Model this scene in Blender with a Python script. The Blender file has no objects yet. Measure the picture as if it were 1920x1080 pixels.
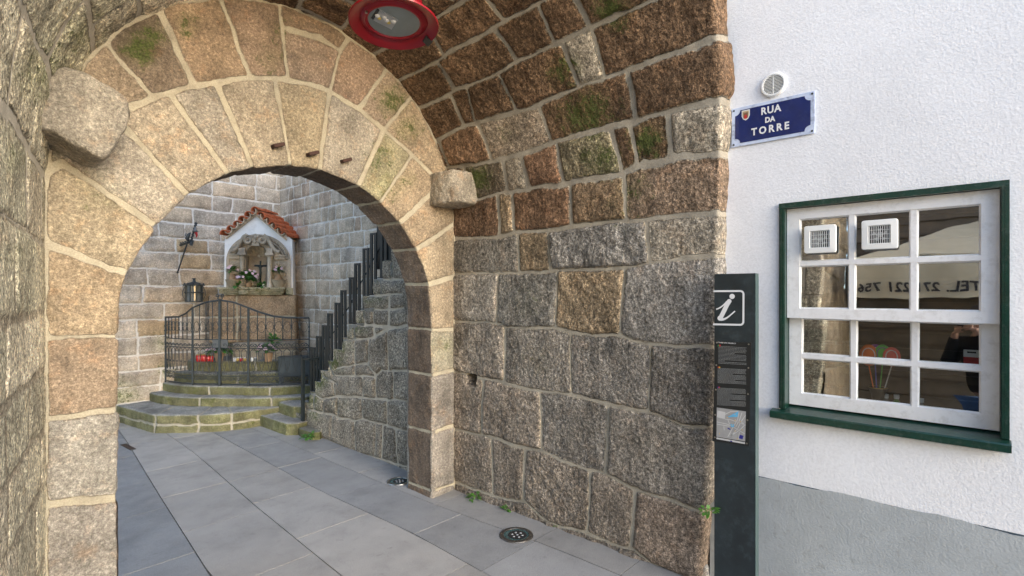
import bpy, bmesh, math, random
import numpy as np
from mathutils import Vector, Matrix
random.seed(7)
RNG = np.random.default_rng(11)
scene = bpy.context.scene
COL = scene.collection
R = math.radians
PI = math.pi
# ------------------------------------------------------------------ camera model
F_PX, CX, HY, EYE = 980.0, 960.0, 548.0, 1.6
TH = math.atan(1080/980)
ST, CT = math.sin(TH), math.cos(TH)
def ray(px, py):
    u = (px-CX)/F_PX; v = (HY-py)/F_PX
    return np.array([ST+CT*u, CT-ST*u, v])
def at_x(px, py, X):
    d = ray(px, py); t = X/d[0]; return np.array([X, d[1]*t, EYE+d[2]*t])
def at_y(px, py, Y):
    d = ray(px, py); t = Y/d[1]; return np.array([d[0]*t, Y, EYE+d[2]*t])
def at_z(px, py, Z=0.0):
    d = ray(px, py); t = (Z-EYE)/d[2]; return np.array([d[0]*t, d[1]*t, Z])
def proj(P):
    dep = P[..., 0]*ST+P[..., 1]*CT
    lat = P[..., 0]*CT-P[..., 1]*ST
    dep = np.where(dep < .05, 1e9, dep)
    return np.stack([CX+F_PX*lat/dep, HY-F_PX*(P[..., 2]-EYE)/dep], -1)
# ------------------------------------------------------------------ noise
def _hash(ix, iy, iz, seed):
    h = (ix.astype(np.uint32)*np.uint32(374761393) + iy.astype(np.uint32)*np.uint32(668265263)
         + iz.astype(np.uint32)*np.uint32(2147483647) + np.uint32((seed*974711) % 4294967295))
    h = (h ^ (h >> np.uint32(13)))*np.uint32(1274126177)
    h = h ^ (h >> np.uint32(16))
    return (h & np.uint32(0xffff)).astype(np.float32)/32767.5-1
def vnoise(P, sc, seed=0):
    p = np.asarray(P, np.float32)*sc+1000.0
    i = np.floor(p).astype(np.int64); f = (p-i).astype(np.float32)
    f = f*f*(3-2*f)
    x, y, z = i[..., 0], i[..., 1], i[..., 2]
    r = 0
    for dx in (0, 1):
        wx = f[..., 0] if dx else 1-f[..., 0]
        for dy in (0, 1):
            wy = f[..., 1] if dy else 1-f[..., 1]
            for dz in (0, 1):
                wz = f[..., 2] if dz else 1-f[..., 2]
                r = r+wx*wy*wz*_hash(x+dx, y+dy, z+dz, seed)
    return r
def fbm(P, sc, seed=0, o=3):
    r = 0; a = 1.0
    for k in range(o):
        r = r+a*vnoise(P, sc*2**k, seed+k*17); a *= .5
    return r
# ------------------------------------------------------------------ object helpers
def tag(o, label=None, cat=None, group=None, kind=None):
    if label: o['label'] = label
    if cat: o['category'] = cat
    if group: o['group'] = group
    if kind: o['kind'] = kind
    return o
def empty(name, label, cat, loc=(0, 0, 0), group=None, rz=0):
    o = bpy.data.objects.new(name, None); COL.objects.link(o)
    o.location = loc; o.rotation_euler = (0, 0, rz); o.empty_display_size = .1
    return tag(o, label, cat, group)
def wmat(o):
    b = Matrix.LocRotScale(o.location, o.rotation_euler, None)
    return wmat(o.parent) @ o.matrix_parent_inverse @ b if o.parent else b
def link(name, me, mat, parent=None, world=True):
    o = bpy.data.objects.new(name, me); COL.objects.link(o)
    if mat is not None and not me.materials: me.materials.append(mat)
    if parent is not None:
        o.parent = parent
        if world:
            m = wmat(parent)
            o.matrix_parent_inverse = m.inverted()
    return o
def smooth(me, on=True):
    me.polygons.foreach_set('use_smooth', np.full(len(me.polygons), on, bool)); return me
def np_mesh(name, V, Fq, sm=True):
    me = bpy.data.meshes.new(name)
    V = np.asarray(V, np.float32); Fq = np.asarray(Fq, np.int32)
    me.vertices.add(len(V)); me.vertices.foreach_set('co', V.ravel())
    n = Fq.shape[1]
    me.loops.add(Fq.size); me.loops.foreach_set('vertex_index', Fq.ravel())
    me.polygons.add(len(Fq))
    me.polygons.foreach_set('loop_start', np.arange(0, Fq.size, n, dtype=np.int32))
    me.polygons.foreach_set('loop_total', np.full(len(Fq), n, np.int32))
    me.update(calc_edges=True); me.validate()
    smooth(me, bool(sm))
    return me
def set_attr(me, name, arr, typ='FLOAT'):
    a = me.attributes.new(name, 'FLOAT_COLOR' if typ == 'COL' else 'FLOAT', 'POINT')
    if typ == 'COL':
        arr = np.concatenate([arr, np.ones((len(arr), 1))], 1)
        a.data.foreach_set('color', np.asarray(arr, np.float32).ravel())
    else:
        a.data.foreach_set('value', np.asarray(arr, np.float32).ravel())
class MB:
    """collects simple shapes and builds them as ONE mesh"""
    def __init__(s): s.bm = bmesh.new(); s.M = Matrix.Identity(4)
    def v(s, p): return s.bm.verts.new(s.M @ Vector(p))
    def face(s, vs):
        try: return s.bm.faces.new(vs)
        except ValueError: return None
    def box(s, c, d, rot=None, bev=0.0, seg=2):
        m = Matrix.Translation(Vector(c))
        if rot is not None: m = m @ rot
        m = s.M @ m @ Matrix.Diagonal((d[0], d[1], d[2], 1))
        r = bmesh.ops.create_cube(s.bm, size=1, matrix=m)
        if bev > 0:
            es = list({e for v in r['verts'] for e in v.link_edges})
            bmesh.ops.bevel(s.bm, geom=es, offset=bev, segments=seg, affect='EDGES', profile=.5)
        return s
    def b2(s, a, b, bev=0.0, seg=2):
        a = np.minimum(a, b).astype(float) if False else np.array(a, float); b = np.array(b, float)
        return s.box((a+b)/2, np.abs(b-a), None, bev, seg)
    def poly(s, pts): s.face([s.v(p) for p in pts]); return s
    def prism(s, pts, off, cap=True):
        off = Vector(off)
        a = [s.v(p) for p in pts]; b = [s.v(Vector(p)+off) for p in pts]
        n = len(pts)
        for i in range(n): s.face([a[i], a[(i+1) % n], b[(i+1) % n], b[i]])
        if cap: s.face(a[::-1]); s.face(b)
        return s
    def tube(s, pts, r, n=8, cap=True, closed=False):
        pts = [Vector(p) for p in pts]; k = len(pts)
        rs = r if hasattr(r, '__len__') else [r]*k
        T = []
        for i in range(k):
            if closed: t = pts[(i+1) % k]-pts[i-1]
            else: t = pts[min(i+1, k-1)]-pts[max(i-1, 0)]
            T.append(t.normalized() if t.length > 0 else Vector((0, 0, 1)))
        ref = Vector((0, 0, 1)) if abs(T[0].z) < .9 else Vector((1, 0, 0))
        U = (ref-T[0]*ref.dot(T[0])).normalized(); rings = []
        for i in range(k):
            U = U-T[i]*U.dot(T[i])
            if U.length < 1e-6: U = T[i].orthogonal()
            U.normalize(); W = T[i].cross(U)
            rings.append([s.v(pts[i]+(U*math.cos(2*PI*j/n)+W*math.sin(2*PI*j/n))*rs[i]) for j in range(n)])
        for i in range(k if closed else k-1):
            a, b = rings[i], rings[(i+1) % k]
            for j in range(n): s.face([a[j], a[(j+1) % n], b[(j+1) % n], b[j]])
        if cap and not closed: s.face(rings[0][::-1]); s.face(rings[-1])
        return s
    def lathe(s, prof, c=(0, 0, 0), n=24, ax=None):
        """profile (r, z) about z through c"""
        c = Vector(c); rings = []
        for (r, z) in prof:
            if r < 1e-5: rings.append([s.v(c+Vector((0, 0, z)))])
            else: rings.append([s.v(c+Vector((r*math.cos(2*PI*j/n), r*math.sin(2*PI*j/n), z))) for j in range(n)])
        for a, b in zip(rings, rings[1:]):
            for j in range(n):
                if len(a) == 1 and len(b) == 1: continue
                if len(a) == 1: s.face([a[0], b[j], b[(j+1) % n]][::-1])
                elif len(b) == 1: s.face([a[j], a[(j+1) % n], b[0]])
                else: s.face([a[j], a[(j+1) % n], b[(j+1) % n], b[j]])
        return s
    def mesh(s, name, sm=False):
        bmesh.ops.recalc_face_normals(s.bm, faces=s.bm.faces)
        me = bpy.data.meshes.new(name); s.bm.to_mesh(me); s.bm.free()
        if sm: smooth(me)
        return me
    def build(s, name, mat, parent=None, sm=False, auto=None):
        me = s.mesh(name, sm or auto is not None)
        if auto is not None: me.set_sharp_from_angle(angle=R(auto))
        return link(name, me, mat, parent)
def modmesh(me, mods):
    """apply a list of (type, dict) modifiers to a mesh and return the new mesh"""
    o = bpy.data.objects.new('tmp', me); COL.objects.link(o)
    for t, kw in mods:
        m = o.modifiers.new(t, t)
        for k, v in kw.items(): setattr(m, k, v)
    dg = bpy.context.evaluated_depsgraph_get(); dg.update()
    out = bpy.data.meshes.new_from_object(o.evaluated_get(dg))
    bpy.data.objects.remove(o)
    return out
def mverts(me):
    a = np.empty(len(me.vertices)*3, np.float32); me.vertices.foreach_get('co', a); return a.reshape(-1, 3)
def mnorms(me):
    a = np.empty(len(me.vertices)*3, np.float32); me.vertex_normals.foreach_get('vector', a); return a.reshape(-1, 3)
def rock(name, me, mat, parent, voxel=.012, amp=.006, col=(.3, .27, .22), moss=0, joints=None, rnd=2, colf=None, mossf=None):
    """turn a closed mesh into a weathered stone; joints: list of (point, normal) mortar planes"""
    me = modmesh(me, [('REMESH', dict(mode='VOXEL', voxel_size=voxel)), ('SMOOTH', dict(factor=.5, iterations=rnd))])
    V = mverts(me); N = mnorms(me)
    h = amp*(fbm(V, 9, 3, 3)+.5*vnoise(V, 40, 9))
    mort = np.zeros(len(V))
    for (p, n) in (joints or []):
        d = np.abs((V-np.array(p))@np.array(n)+.012*vnoise(V, 12, 5))
        mk = np.clip(1.6-d/.011, 0, 1); mort = np.maximum(mort, mk)
        h -= .008*mk
    V = V+N*h[:, None]
    me.vertices.foreach_set('co', V.astype(np.float32).ravel()); me.update(); smooth(me)
    c = np.tile(np.array(col), (len(V), 1))*(1+.12*fbm(V, 4, 21, 2))[:, None]
    if colf is not None: c = colf(V, N, c)
    set_attr(me, 'Col', c, 'COL'); set_attr(me, 'mort', mort)
    set_attr(me, 'moss', mossf(V, N) if mossf else np.full(len(V), moss)); set_attr(me, 'rgh', np.full(len(V), .75)); set_attr(me, 'mbr', np.ones(len(V)))
    return link(name, me, mat, parent)
# ------------------------------------------------------------------ materials
def mat_new(name):
    m = bpy.data.materials.new(name); m.use_nodes = True
    nt = m.node_tree; nt.nodes.clear()
    out = nt.nodes.new('ShaderNodeOutputMaterial')
    bs = nt.nodes.new('ShaderNodeBsdfPrincipled'); nt.links.new(bs.outputs[0], out.inputs[0])
    return m, nt, bs
class G:
    """tiny node-graph writer"""
    def __init__(s, nt): s.nt = nt; s.tc = None
    def n(s, t, **kw):
        x = s.nt.nodes.new('ShaderNode'+t)
        for k, v in kw.items(): setattr(x, k, v)
        return x
    def put(s, sock, v):
        if v is None: return
        if isinstance(v, bpy.types.NodeSocket): s.nt.links.new(v, sock)
        elif hasattr(v, '__len__') and len(v) == 3 and sock.type == 'RGBA': sock.default_value = (*v, 1)
        else: sock.default_value = v
    def co(s):
        if s.tc is None: s.tc = s.n('TexCoord').outputs['Object']
        return s.tc
    def mapping(s, scale, rot=(0, 0, 0)):
        m = s.n('Mapping'); s.put(m.inputs['Vector'], s.co()); m.inputs['Scale'].default_value = scale
        m.inputs['Rotation'].default_value = rot; return m.outputs[0]
    def noise(s, sc, det=2, rough=.5, co=None, dist=0):
        x = s.n('TexNoise'); s.put(x.inputs['Vector'], co if co is not None else s.co())
        x.inputs['Scale'].default_value = sc; x.inputs['Detail'].default_value = det
        x.inputs['Roughness'].default_value = rough; x.inputs['Distortion'].default_value = dist
        return x.outputs[0]
    def voro(s, sc, feat='F1', co=None):
        x = s.n('TexVoronoi', feature=feat); s.put(x.inputs['Vector'], co if co is not None else s.co())
        x.inputs['Scale'].default_value = sc; return x.outputs
    def ramp(s, f, stops, mode='LINEAR'):
        x = s.n('ValToRGB'); s.put(x.inputs[0], f); r = x.color_ramp; r.interpolation = mode
        while len(r.elements) < len(stops): r.elements.new(.5)
        for e, (p, c) in zip(r.elements, stops):
            e.position = p; e.color = (*c, 1) if hasattr(c, '__len__') else (c, c, c, 1)
        return x.outputs[0]
    def mix(s, f, a, b, mode='MIX'):
        x = s.n('Mix', data_type='RGBA', blend_type=mode)
        s.put(x.inputs[0], f); s.put(x.inputs[6], a); s.put(x.inputs[7], b); return x.outputs[2]
    def math(s, op, a, b=None, c=None, clamp=False):
        x = s.n('Math', operation=op, use_clamp=clamp)
        s.put(x.inputs[0], a); s.put(x.inputs[1], b)
        if c is not None: s.put(x.inputs[2], c)
        return x.outputs[0]
    def mr(s, f, a, b, c=0, d=1):
        x = s.n('MapRange'); s.put(x.inputs[0], f)
        for i, q in enumerate((a, b, c, d)): x.inputs[i+1].default_value = q
        return x.outputs[0]
    def attr(s, name, fac=False):
        x = s.n('Attribute', attribute_name=name); return x.outputs['Fac' if fac else 'Color']
    def bump(s, h, st, dist, nrm=None):
        x = s.n('Bump'); s.put(x.inputs['Height'], h); x.inputs['Strength'].default_value = st
        x.inputs['Distance'].default_value = dist
        if nrm is not None: s.put(x.inputs['Normal'], nrm)
        return x.outputs[0]
MAT = {}
def granite(name, contrast=1.0, mortar=(.44, .375, .265), bump=.6, gs=70, rust=.25, mossc=(.058, .068, .022)):
    m, nt, bs = mat_new(name); g = G(nt)
    col = g.attr('Col'); mo = g.attr('mort', True); ms = g.attr('moss', True); rgh = g.attr('rgh', True)
    n1 = g.noise(gs, 3, .6); n2 = g.noise(gs*2.6, 2, .6); n3 = g.noise(5, 5, .62); n4 = g.noise(16, 4, .6)
    c = contrast
    k1 = g.ramp(n1, [(.30, max(.12, 1-.62*c)), (.45, 1-.20*c), (.55, 1+.06*c), (.68, 1+.85*c)])
    k2 = g.ramp(n2, [(.36, 1-.45*c), (.5, 1.0), (.66, 1+.5*c)])
    k3 = g.ramp(n3, [(.28, .62), (.5, 1.0), (.72, 1.25)])
    col = g.mix(1, col, g.ramp(g.noise(1.5, 4, .6), [(.3, .80), (.5, 1.0), (.7, 1.12)]), 'MULTIPLY')
    x = g.mix(1, g.mix(1, g.mix(1, col, k1, 'MULTIPLY'), k2, 'MULTIPLY'), k3, 'MULTIPLY')
    x = g.mix(g.math('MULTIPLY', g.mr(g.math('ADD', g.math('MULTIPLY', n4, .5), g.math('MULTIPLY', g.noise(6.5, 4, .6), .5)), .53, .66), rust), x, g.mix(1, x, (1.12, .76, .50), 'MULTIPLY'))       # iron staining
    x = g.mix(1, x, g.ramp(g.noise(1, 5, .65, g.mapping((4.5, 4.5, .9))), [(.30, .70), (.5, 1.0), (.72, 1.14)]), 'MULTIPLY')   # damp streaks
    dk = g.noise(30, 4, .7)
    x = g.mix(g.math('MULTIPLY', g.mr(dk, .62, .7), .45*c), x, (.045, .04, .034))       # dark lichen specks
    mn = g.noise(75, 4, .75); mb_ = g.noise(17, 3, .6)
    mf = g.math('MULTIPLY', g.mr(g.math('ADD', g.math('MULTIPLY', g.math('ADD', mn, mb_), .5), g.math('MULTIPLY', ms, .22)), .60, .70), .92)
    mcol = g.ramp(g.noise(120, 2), [(.35, tuple(q*.75 for q in mossc)), (.65, tuple(q*2.0 for q in mossc))])
    x = g.mix(g.math('MULTIPLY', mf, g.mr(ms, .02, .25)), x, mcol)
    x = g.mix(g.math('MULTIPLY', g.mr(g.math('MULTIPLY', g.noise(4.5, 5, .65), g.math('ADD', ms, .0)), .08, .5), .5), x, g.mix(1, x, (.62, .80, .42), 'MULTIPLY'))
    mk = g.mix(1, mortar, g.ramp(g.noise(7, 5, .65), [(.25, .68), (.5, 1.0), (.75, 1.18)]), 'MULTIPLY')
    mv = g.n('CombineXYZ'); [g.put(q, g.attr('mbr', True)) for q in mv.inputs]
    mk = g.mix(1, mk, mv.outputs[0], 'MULTIPLY')
    mk = g.mix(1, mk, g.ramp(g.noise(140, 2), [(.3, .82), (.7, 1.12)]), 'MULTIPLY')
    mfac = g.mr(g.math('ADD', mo, g.math('MULTIPLY', g.math('SUBTRACT', g.noise(45, 3), .5), .55)), .38, .62)
    x = g.mix(mfac, x, mk)
    nt.links.new(x, bs.inputs['Base Color'])
    bs.inputs['Roughness'].default_value = .88; bs.inputs['Specular IOR Level'].default_value = .25
    hh = g.math('ADD', g.math('MULTIPLY', n1, 1.0), g.math('ADD', g.math('MULTIPLY', n2, .45), g.math('MULTIPLY', g.noise(gs*.35, 2), 1.1)))
    hh = g.math('MULTIPLY', hh, rgh)
    hh = g.math('MULTIPLY', hh, g.mr(mfac, 0, 1, 1, .25))
    nt.links.new(g.bump(hh, bump, .018), bs.inputs['Normal'])
    MAT[name] = m; return m
def plain(name, col, rough=.5, metal=0, var=.12, vs=12, bump=0, bs_=80, spec=.5, dirt=None, coat=0):
    m, nt, bs = mat_new(name); g = G(nt)
    x = g.mix(1, col, g.ramp(g.noise(vs, 4, .6), [(.3, 1-var), (.7, 1+var)]), 'MULTIPLY')
    if dirt:
        x = g.mix(g.math('MULTIPLY', g.mr(g.noise(dirt[1], 5, .7), .52, .7), dirt[2]), x, dirt[0])
    nt.links.new(x, bs.inputs['Base Color'])
    bs.inputs['Roughness'].default_value = rough; bs.inputs['Metallic'].default_value = metal
    bs.inputs['Specular IOR Level'].default_value = spec; bs.inputs['Coat Weight'].default_value = coat
    if bump: nt.links.new(g.bump(g.noise(bs_, 3, .6), bump, .01), bs.inputs['Normal'])
    MAT[name] = m; return m
# ------------------------------------------------------------------ stone surfaces (height fields over a laid-out surface)
def runs_label(ok):
    H, W = ok.shape; par = []
    def find(a):
        while par[a] != a: par[a] = par[par[a]]; a = par[a]
        return a
    L = np.zeros((H, W), np.int32)-1; prev = []
    for i in range(H):
        r = ok[i].astype(np.int8); df = np.diff(np.concatenate([[0], r, [0]]))
        st = np.where(df == 1)[0]; en = np.where(df == -1)[0]; cur = []
        for a, b in zip(st, en):
            idn = len(par); par.append(idn)
            for (pa, pb, pid) in prev:
                if pa < b and pb > a:
                    ra, rb = find(pid), find(idn)
                    if ra != rb: par[rb] = ra
            L[i, a:b] = idn; cur.append((a, b, idn))
        prev = cur
    lut = np.array([find(a) for a in range(len(par))], np.int32) if par else np.zeros(0, np.int32)
    ok2 = L >= 0; L[ok2] = lut[L[ok2]]
    return L
def seg_dist(S, segs, k=200.0, rad=.13, hw0=.017):
    E = np.zeros(S.shape[:2], np.float32)
    for sg in segs:
        (ax, ay), (bx, by) = sg[0], sg[1]; hw = sg[2] if len(sg) > 2 else hw0
        m = (S[..., 0] > min(ax, bx)-rad) & (S[..., 0] < max(ax, bx)+rad) & (S[..., 1] > min(ay, by)-rad) & (S[..., 1] < max(ay, by)+rad)
        ii = np.nonzero(m)
        if not len(ii[0]): continue
        p = S[ii]; dx, dy = bx-ax, by-ay; L2 = dx*dx+dy*dy+1e-12
        t = np.clip(((p[:, 0]-ax)*dx+(p[:, 1]-ay)*dy)/L2, 0, 1)
        d = np.hypot(p[:, 0]-ax-t*dx, p[:, 1]-ay-t*dy)-(hw-hw0)
        E[ii] += np.exp(-k*np.minimum(d, .3))
    return -np.log(E+1e-6)/k
def gen_courses(s0, s1, t0, t1, h, l, rng, jit=.25, hw=.017, wob=.015):
    segs = []; t = t0; prev = None
    while t < t1:
        hh = h*(1+jit*rng.uniform(-1, 1)); tn = t+hh
        xs = np.arange(s0-.1, s1+.4, .25)
        line = [(x, tn+wob*rng.uniform(-1, 1)) for x in xs]
        segs += [(a, b, hw*rng.uniform(.75, 1.25)) for a, b in zip(line, line[1:])]
        x = s0-l*rng.uniform(0, 1)
        while x < s1:
            x += l*rng.uniform(.55, 1.5)
            segs.append(((x+rng.uniform(-.012, .012), t), (x+rng.uniform(-.012, .012), tn), hw*rng.uniform(.7, 1.2)))
        t = tn
    return segs
def sheet(name, P, S, segs, mat, parent, amp=.022, rough=(.012, .006, .003), colf=None, seeds=(), mossw=None,
          mask=None, flip=False, tilt=.006, d=None, warp=(.008, .004), hole=None, ampm=1.0, lsplit=None, smooth_cols=(), mbr=None, mfade=1.0):
    """P (H,W,3) world surface, S (H,W,2) flat metric coordinates, segs the mortar joints"""
    H, W = P.shape[:2]
    du = np.gradient(P, axis=0); dv = np.gradient(P, axis=1)
    N = np.cross(du, dv); N /= (np.linalg.norm(N, axis=-1, keepdims=True)+1e-12)
    if flip: N = -N
    if d is None:
        Sw = S+np.stack([warp[0]*vnoise(P, 7, 1)+warp[1]*vnoise(P, 26, 2), warp[0]*vnoise(P, 7, 3)+warp[1]*vnoise(P, 26, 4)], -1)
        d = seg_dist(Sw, segs)
    m = d-.0135+.0035*vnoise(P, 9, 71)+.002*vnoise(P, 40, 73)
    ins = np.clip(m/.012, 0, 1)
    ok = m > 0.002
    if lsplit is not None: ok = ok & ~lsplit
    L = runs_label(ok)
    ids, inv = np.unique(L, return_inverse=True); inv = inv.reshape(H, W)
    cnt = np.bincount(inv.ravel()); cen = np.stack([np.bincount(inv.ravel(), P[..., q].ravel())/np.maximum(cnt, 1) for q in range(3)], -1)
    pxy = proj(P)
    rng = np.random.default_rng(abs(hash(name)) % 1000 if False else sum(map(ord, name)))
    cols = np.array([colf(cen[i], rng) for i in range(len(ids))])
    for (sx, sy, c) in seeds:
        q = np.hypot(pxy[..., 0]-sx, pxy[..., 1]-sy); j = np.unravel_index(np.argmin(q), q.shape)
        if L[j] >= 0: cols[inv[j]] = c
    til = rng.uniform(-1, 1, len(ids))*tilt; til[ids < 0] = 0
    rg = rng.uniform(.45, 1.25, len(ids))
    for (sx, sy, v_) in smooth_cols:
        q = np.hypot(pxy[..., 0]-sx, pxy[..., 1]-sy); j = np.unravel_index(np.argmin(q), q.shape)
        if L[j] >= 0: rg[inv[j]] = v_
    RG = rg[inv]
    h = amp*(1-np.exp(-np.maximum(m, 0)/.012)) + ins*RG*(rough[0]*fbm(P, 5, 31, 2)+rough[1]*vnoise(P, 17, 41)+rough[2]*vnoise(P, 45, 51)) + ins*til[inv] + (1-ins)*.004*vnoise(P, 14, 61)
    h = h*ampm
    if hole is not None: h = h+hole(P, pxy)
    Q = P+N*h[..., None]
    C = cols[inv]
    for _ in range(2):
        pass
    mort = np.clip(.5-m/.012, 0, 1)*mfade
    # inside joints the colour attribute comes from the nearest stone row: keep it mild
    C = np.where((L < 0)[..., None], np.array(cols[ids >= 0].mean(0) if (ids >= 0).any() else (.3, .3, .3)), C)
    moss = np.zeros((H, W), np.float32)
    for (sx, sy, rr, w) in (mossw or []):
        moss = np.maximum(moss, w*np.exp(-((pxy[..., 0]-sx)**2+(pxy[..., 1]-sy)**2)/rr**2))
    idx = np.arange(H*W).reshape(H, W)
    Fq = np.stack([idx[:-1, :-1], idx[1:, :-1], idx[1:, 1:], idx[:-1, 1:]], -1).reshape(-1, 4)
    if flip: Fq = Fq[:, ::-1]
    if mask is not None:
        mk = mask.ravel(); Fq = Fq[mk[Fq].all(1)]
        used = np.unique(Fq); re = np.zeros(H*W, np.int64); re[used] = np.arange(len(used)); Fq = re[Fq]
    else: used = np.arange(H*W)
    me = np_mesh(name, Q.reshape(-1, 3)[used], Fq)
    set_attr(me, 'Col', C.reshape(-1, 3)[used], 'COL'); set_attr(me, 'mort', mort.ravel()[used]); set_attr(me, 'moss', moss.ravel()[used]); set_attr(me, 'rgh', RG.ravel()[used])
    set_attr(me, 'mbr', np.ones(len(used)) if mbr is None else np.broadcast_to(mbr, (H, W)).ravel()[used])
    return link(name, me, mat, parent)
def chain(pts, hw=.017):
    return [(tuple(a), tuple(b), hw) for a, b in zip(pts, pts[1:])]
SKY, SUNE, EXPO = .15, .60, 1.98
# ================================================================== materials
granite('vault_granite', 1.02, mortar=(.36, .325, .262), bump=.95, gs=52)
granite('arch_granite', .58, mortar=(.415, .37, .275), bump=.6, gs=64, rust=.4)
granite('court_granite', .42, mortar=(.70, .66, .60), bump=.4, gs=60, rust=.12)
granite('rubble_granite', 1.15, mortar=(.44, .39, .31), bump=.8, gs=60, rust=.1)
granite('step_granite', .45, mortar=(.37, .34, .27), bump=.5, gs=80, rust=.05, mossc=(.075, .078, .02))
granite('carved_granite', .3, mortar=(.5, .46, .4), bump=.3, gs=120, rust=.08)
plain('iron', (.065, .074, .078), .42, .6, .25, 30, .1, 200)
plain('rail_paint', (.016, .024, .028), .34, .2, .15, 20)
plain('white_paint', (.80, .80, .81), .38, 0, .05, 9, .12, 60, dirt=((.45, .43, .4), 22, .35))
plain('green_paint', (.005, .036, .024), .3, 0, .25, 14, .12, 70, dirt=((.10, .13, .12), 40, .4), coat=.2)
plain('white_plastic', (.80, .81, .80), .35, 0, .03, 8)
plain('dark_plastic', (.02, .02, .022), .45, 0, .2, 12)
plain('red_enamel', (.27, .004, .012), .30, 0, .12, 8, spec=.35, coat=.12)
plain('terracotta', (.50, .135, .055), .8, 0, .3, 14, .3, 60, spec=.2, dirt=((.20, .16, .10), 18, .6))
plain('tile_lime', (.58, .46, .33), .9, 0, .2, 20, .3, 60, spec=.2)
plain('lime_wash', (.88, .87, .86), .85, 0, .06, 5, .25, 50, spec=.2, dirt=((.55, .52, .48), 6, .35))
plain('bronze', (.04, .05, .05), .5, .7, .25, 30)
plain('pot_clay', (.36, .24, .15), .85, 0, .2, 20, .2, 80, spec=.2)
plain('steel', (.42, .40, .36), .35, 1, .2, 20)
plain('dark_steel', (.13, .12, .11), .45, .8, .25, 30)
plain('leaf_green', (.06, .17, .028), .55, 0, .4, 40)
plain('leaf_bright', (.06, .17, .022), .5, 0, .3, 40)
plain('petal_pink', (.70, .52, .58), .6, 0, .15, 60)
plain('petal_red', (.6, .05, .09), .6, 0, .2, 60)
plain('wax_red', (.5, .012, .012), .25, 0, .1, 20, coat=.4)
plain('gold_lid', (.55, .38, .12), .35, .9, .1, 20)
plain('wax_white', (.78, .76, .72), .5, 0, .05, 20)
plain('totem_paint', (.024, .034, .040), .36, .1, .25, 7, .03, 30, dirt=((.06, .085, .095), 14, .5))
plain('totem_edge', (.07, .11, .11), .35, .1, .15, 7)
plain('print_black', (.016, .018, .019), .35)
plain('print_grey', (.30, .31, .31), .5)
plain('print_white', (.74, .75, .76), .45, 0, .04, 9)
plain('map_grey', (.32, .32, .32), .45); plain('map_light', (.52, .52, .52), .45)
plain('map_blue', (.13, .42, .68), .45); plain('map_navy', (.02, .02, .22), .45)
plain('print_red', (.5, .03, .03), .45); plain('print_green', (.03, .25, .06), .45); plain('print_yellow', (.7, .45, .04), .45)
plain('sign_blue', (.006, .018, .115), .22, 0, .15, 18, coat=.5, dirt=((.03, .05, .14), 26, .35))
plain('sign_rim', (.55, .63, .80), .3, 0, .12, 16, coat=.4, dirt=((.16, .19, .30), 22, .75))
plain('crest_red', (.45, .03, .03), .4); plain('crest_tan', (.50, .40, .25), .4); plain('crest_brown', (.16, .09, .05), .4)
plain('toy_orange', (1.0, .20, .02), .4); plain('toy_green', (.12, .62, .08), .4); plain('toy_coral', (1.0, .12, .10), .4); plain('toy_purple', (.30, .06, .34), .4)
plain('stick_white', (.75, .72, .70), .4); plain('stick_blue', (.10, .12, .55), .4)
plain('vase_dark', (.09, .065, .045), .35, 0, .3, 30)
plain('bottle_green', (.10, .28, .05), .3); plain('wood_shelf', (.30, .20, .11), .5, 0, .25, 6)
plain('room_brown', (.055, .046, .036), .8, 0, .3, 5); plain('room_stripe', (.10, .082, .062), .8, 0, .3, 5)
plain('led_plate', (.45, .46, .46), .3, .3); plain('led_yellow', (.72, .55, .12), .4); plain('lamp_glass', (.25, .275, .26), .18, 0, .12, 6, coat=.5)
plain('awning_cloth', (.72, .66, .50), .8, 0, .06, 6, .15, 30, spec=.2); plain('awning_frame', (.10, .075, .055), .5)
plain('siding', (.17, .14, .105), .7, 0, .2, 7, .2, 40); plain('letter_grey', (.025, .028, .04), .6)
plain('skin', (.50, .30, .21), .5, 0, .06, 20); plain('jacket_cloth', (.018, .02, .024), .85, 0, .2, 40, .3, 120, spec=.2)
plain('denim', (.045, .10, .23), .85, 0, .25, 12, .3, 200, spec=.2); plain('hair_brown', (.035, .022, .014), .6, 0, .3, 60)
plain('lantern_glass', (.16, .17, .17), .12, 0, .2, 14, coat=.4)
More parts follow.
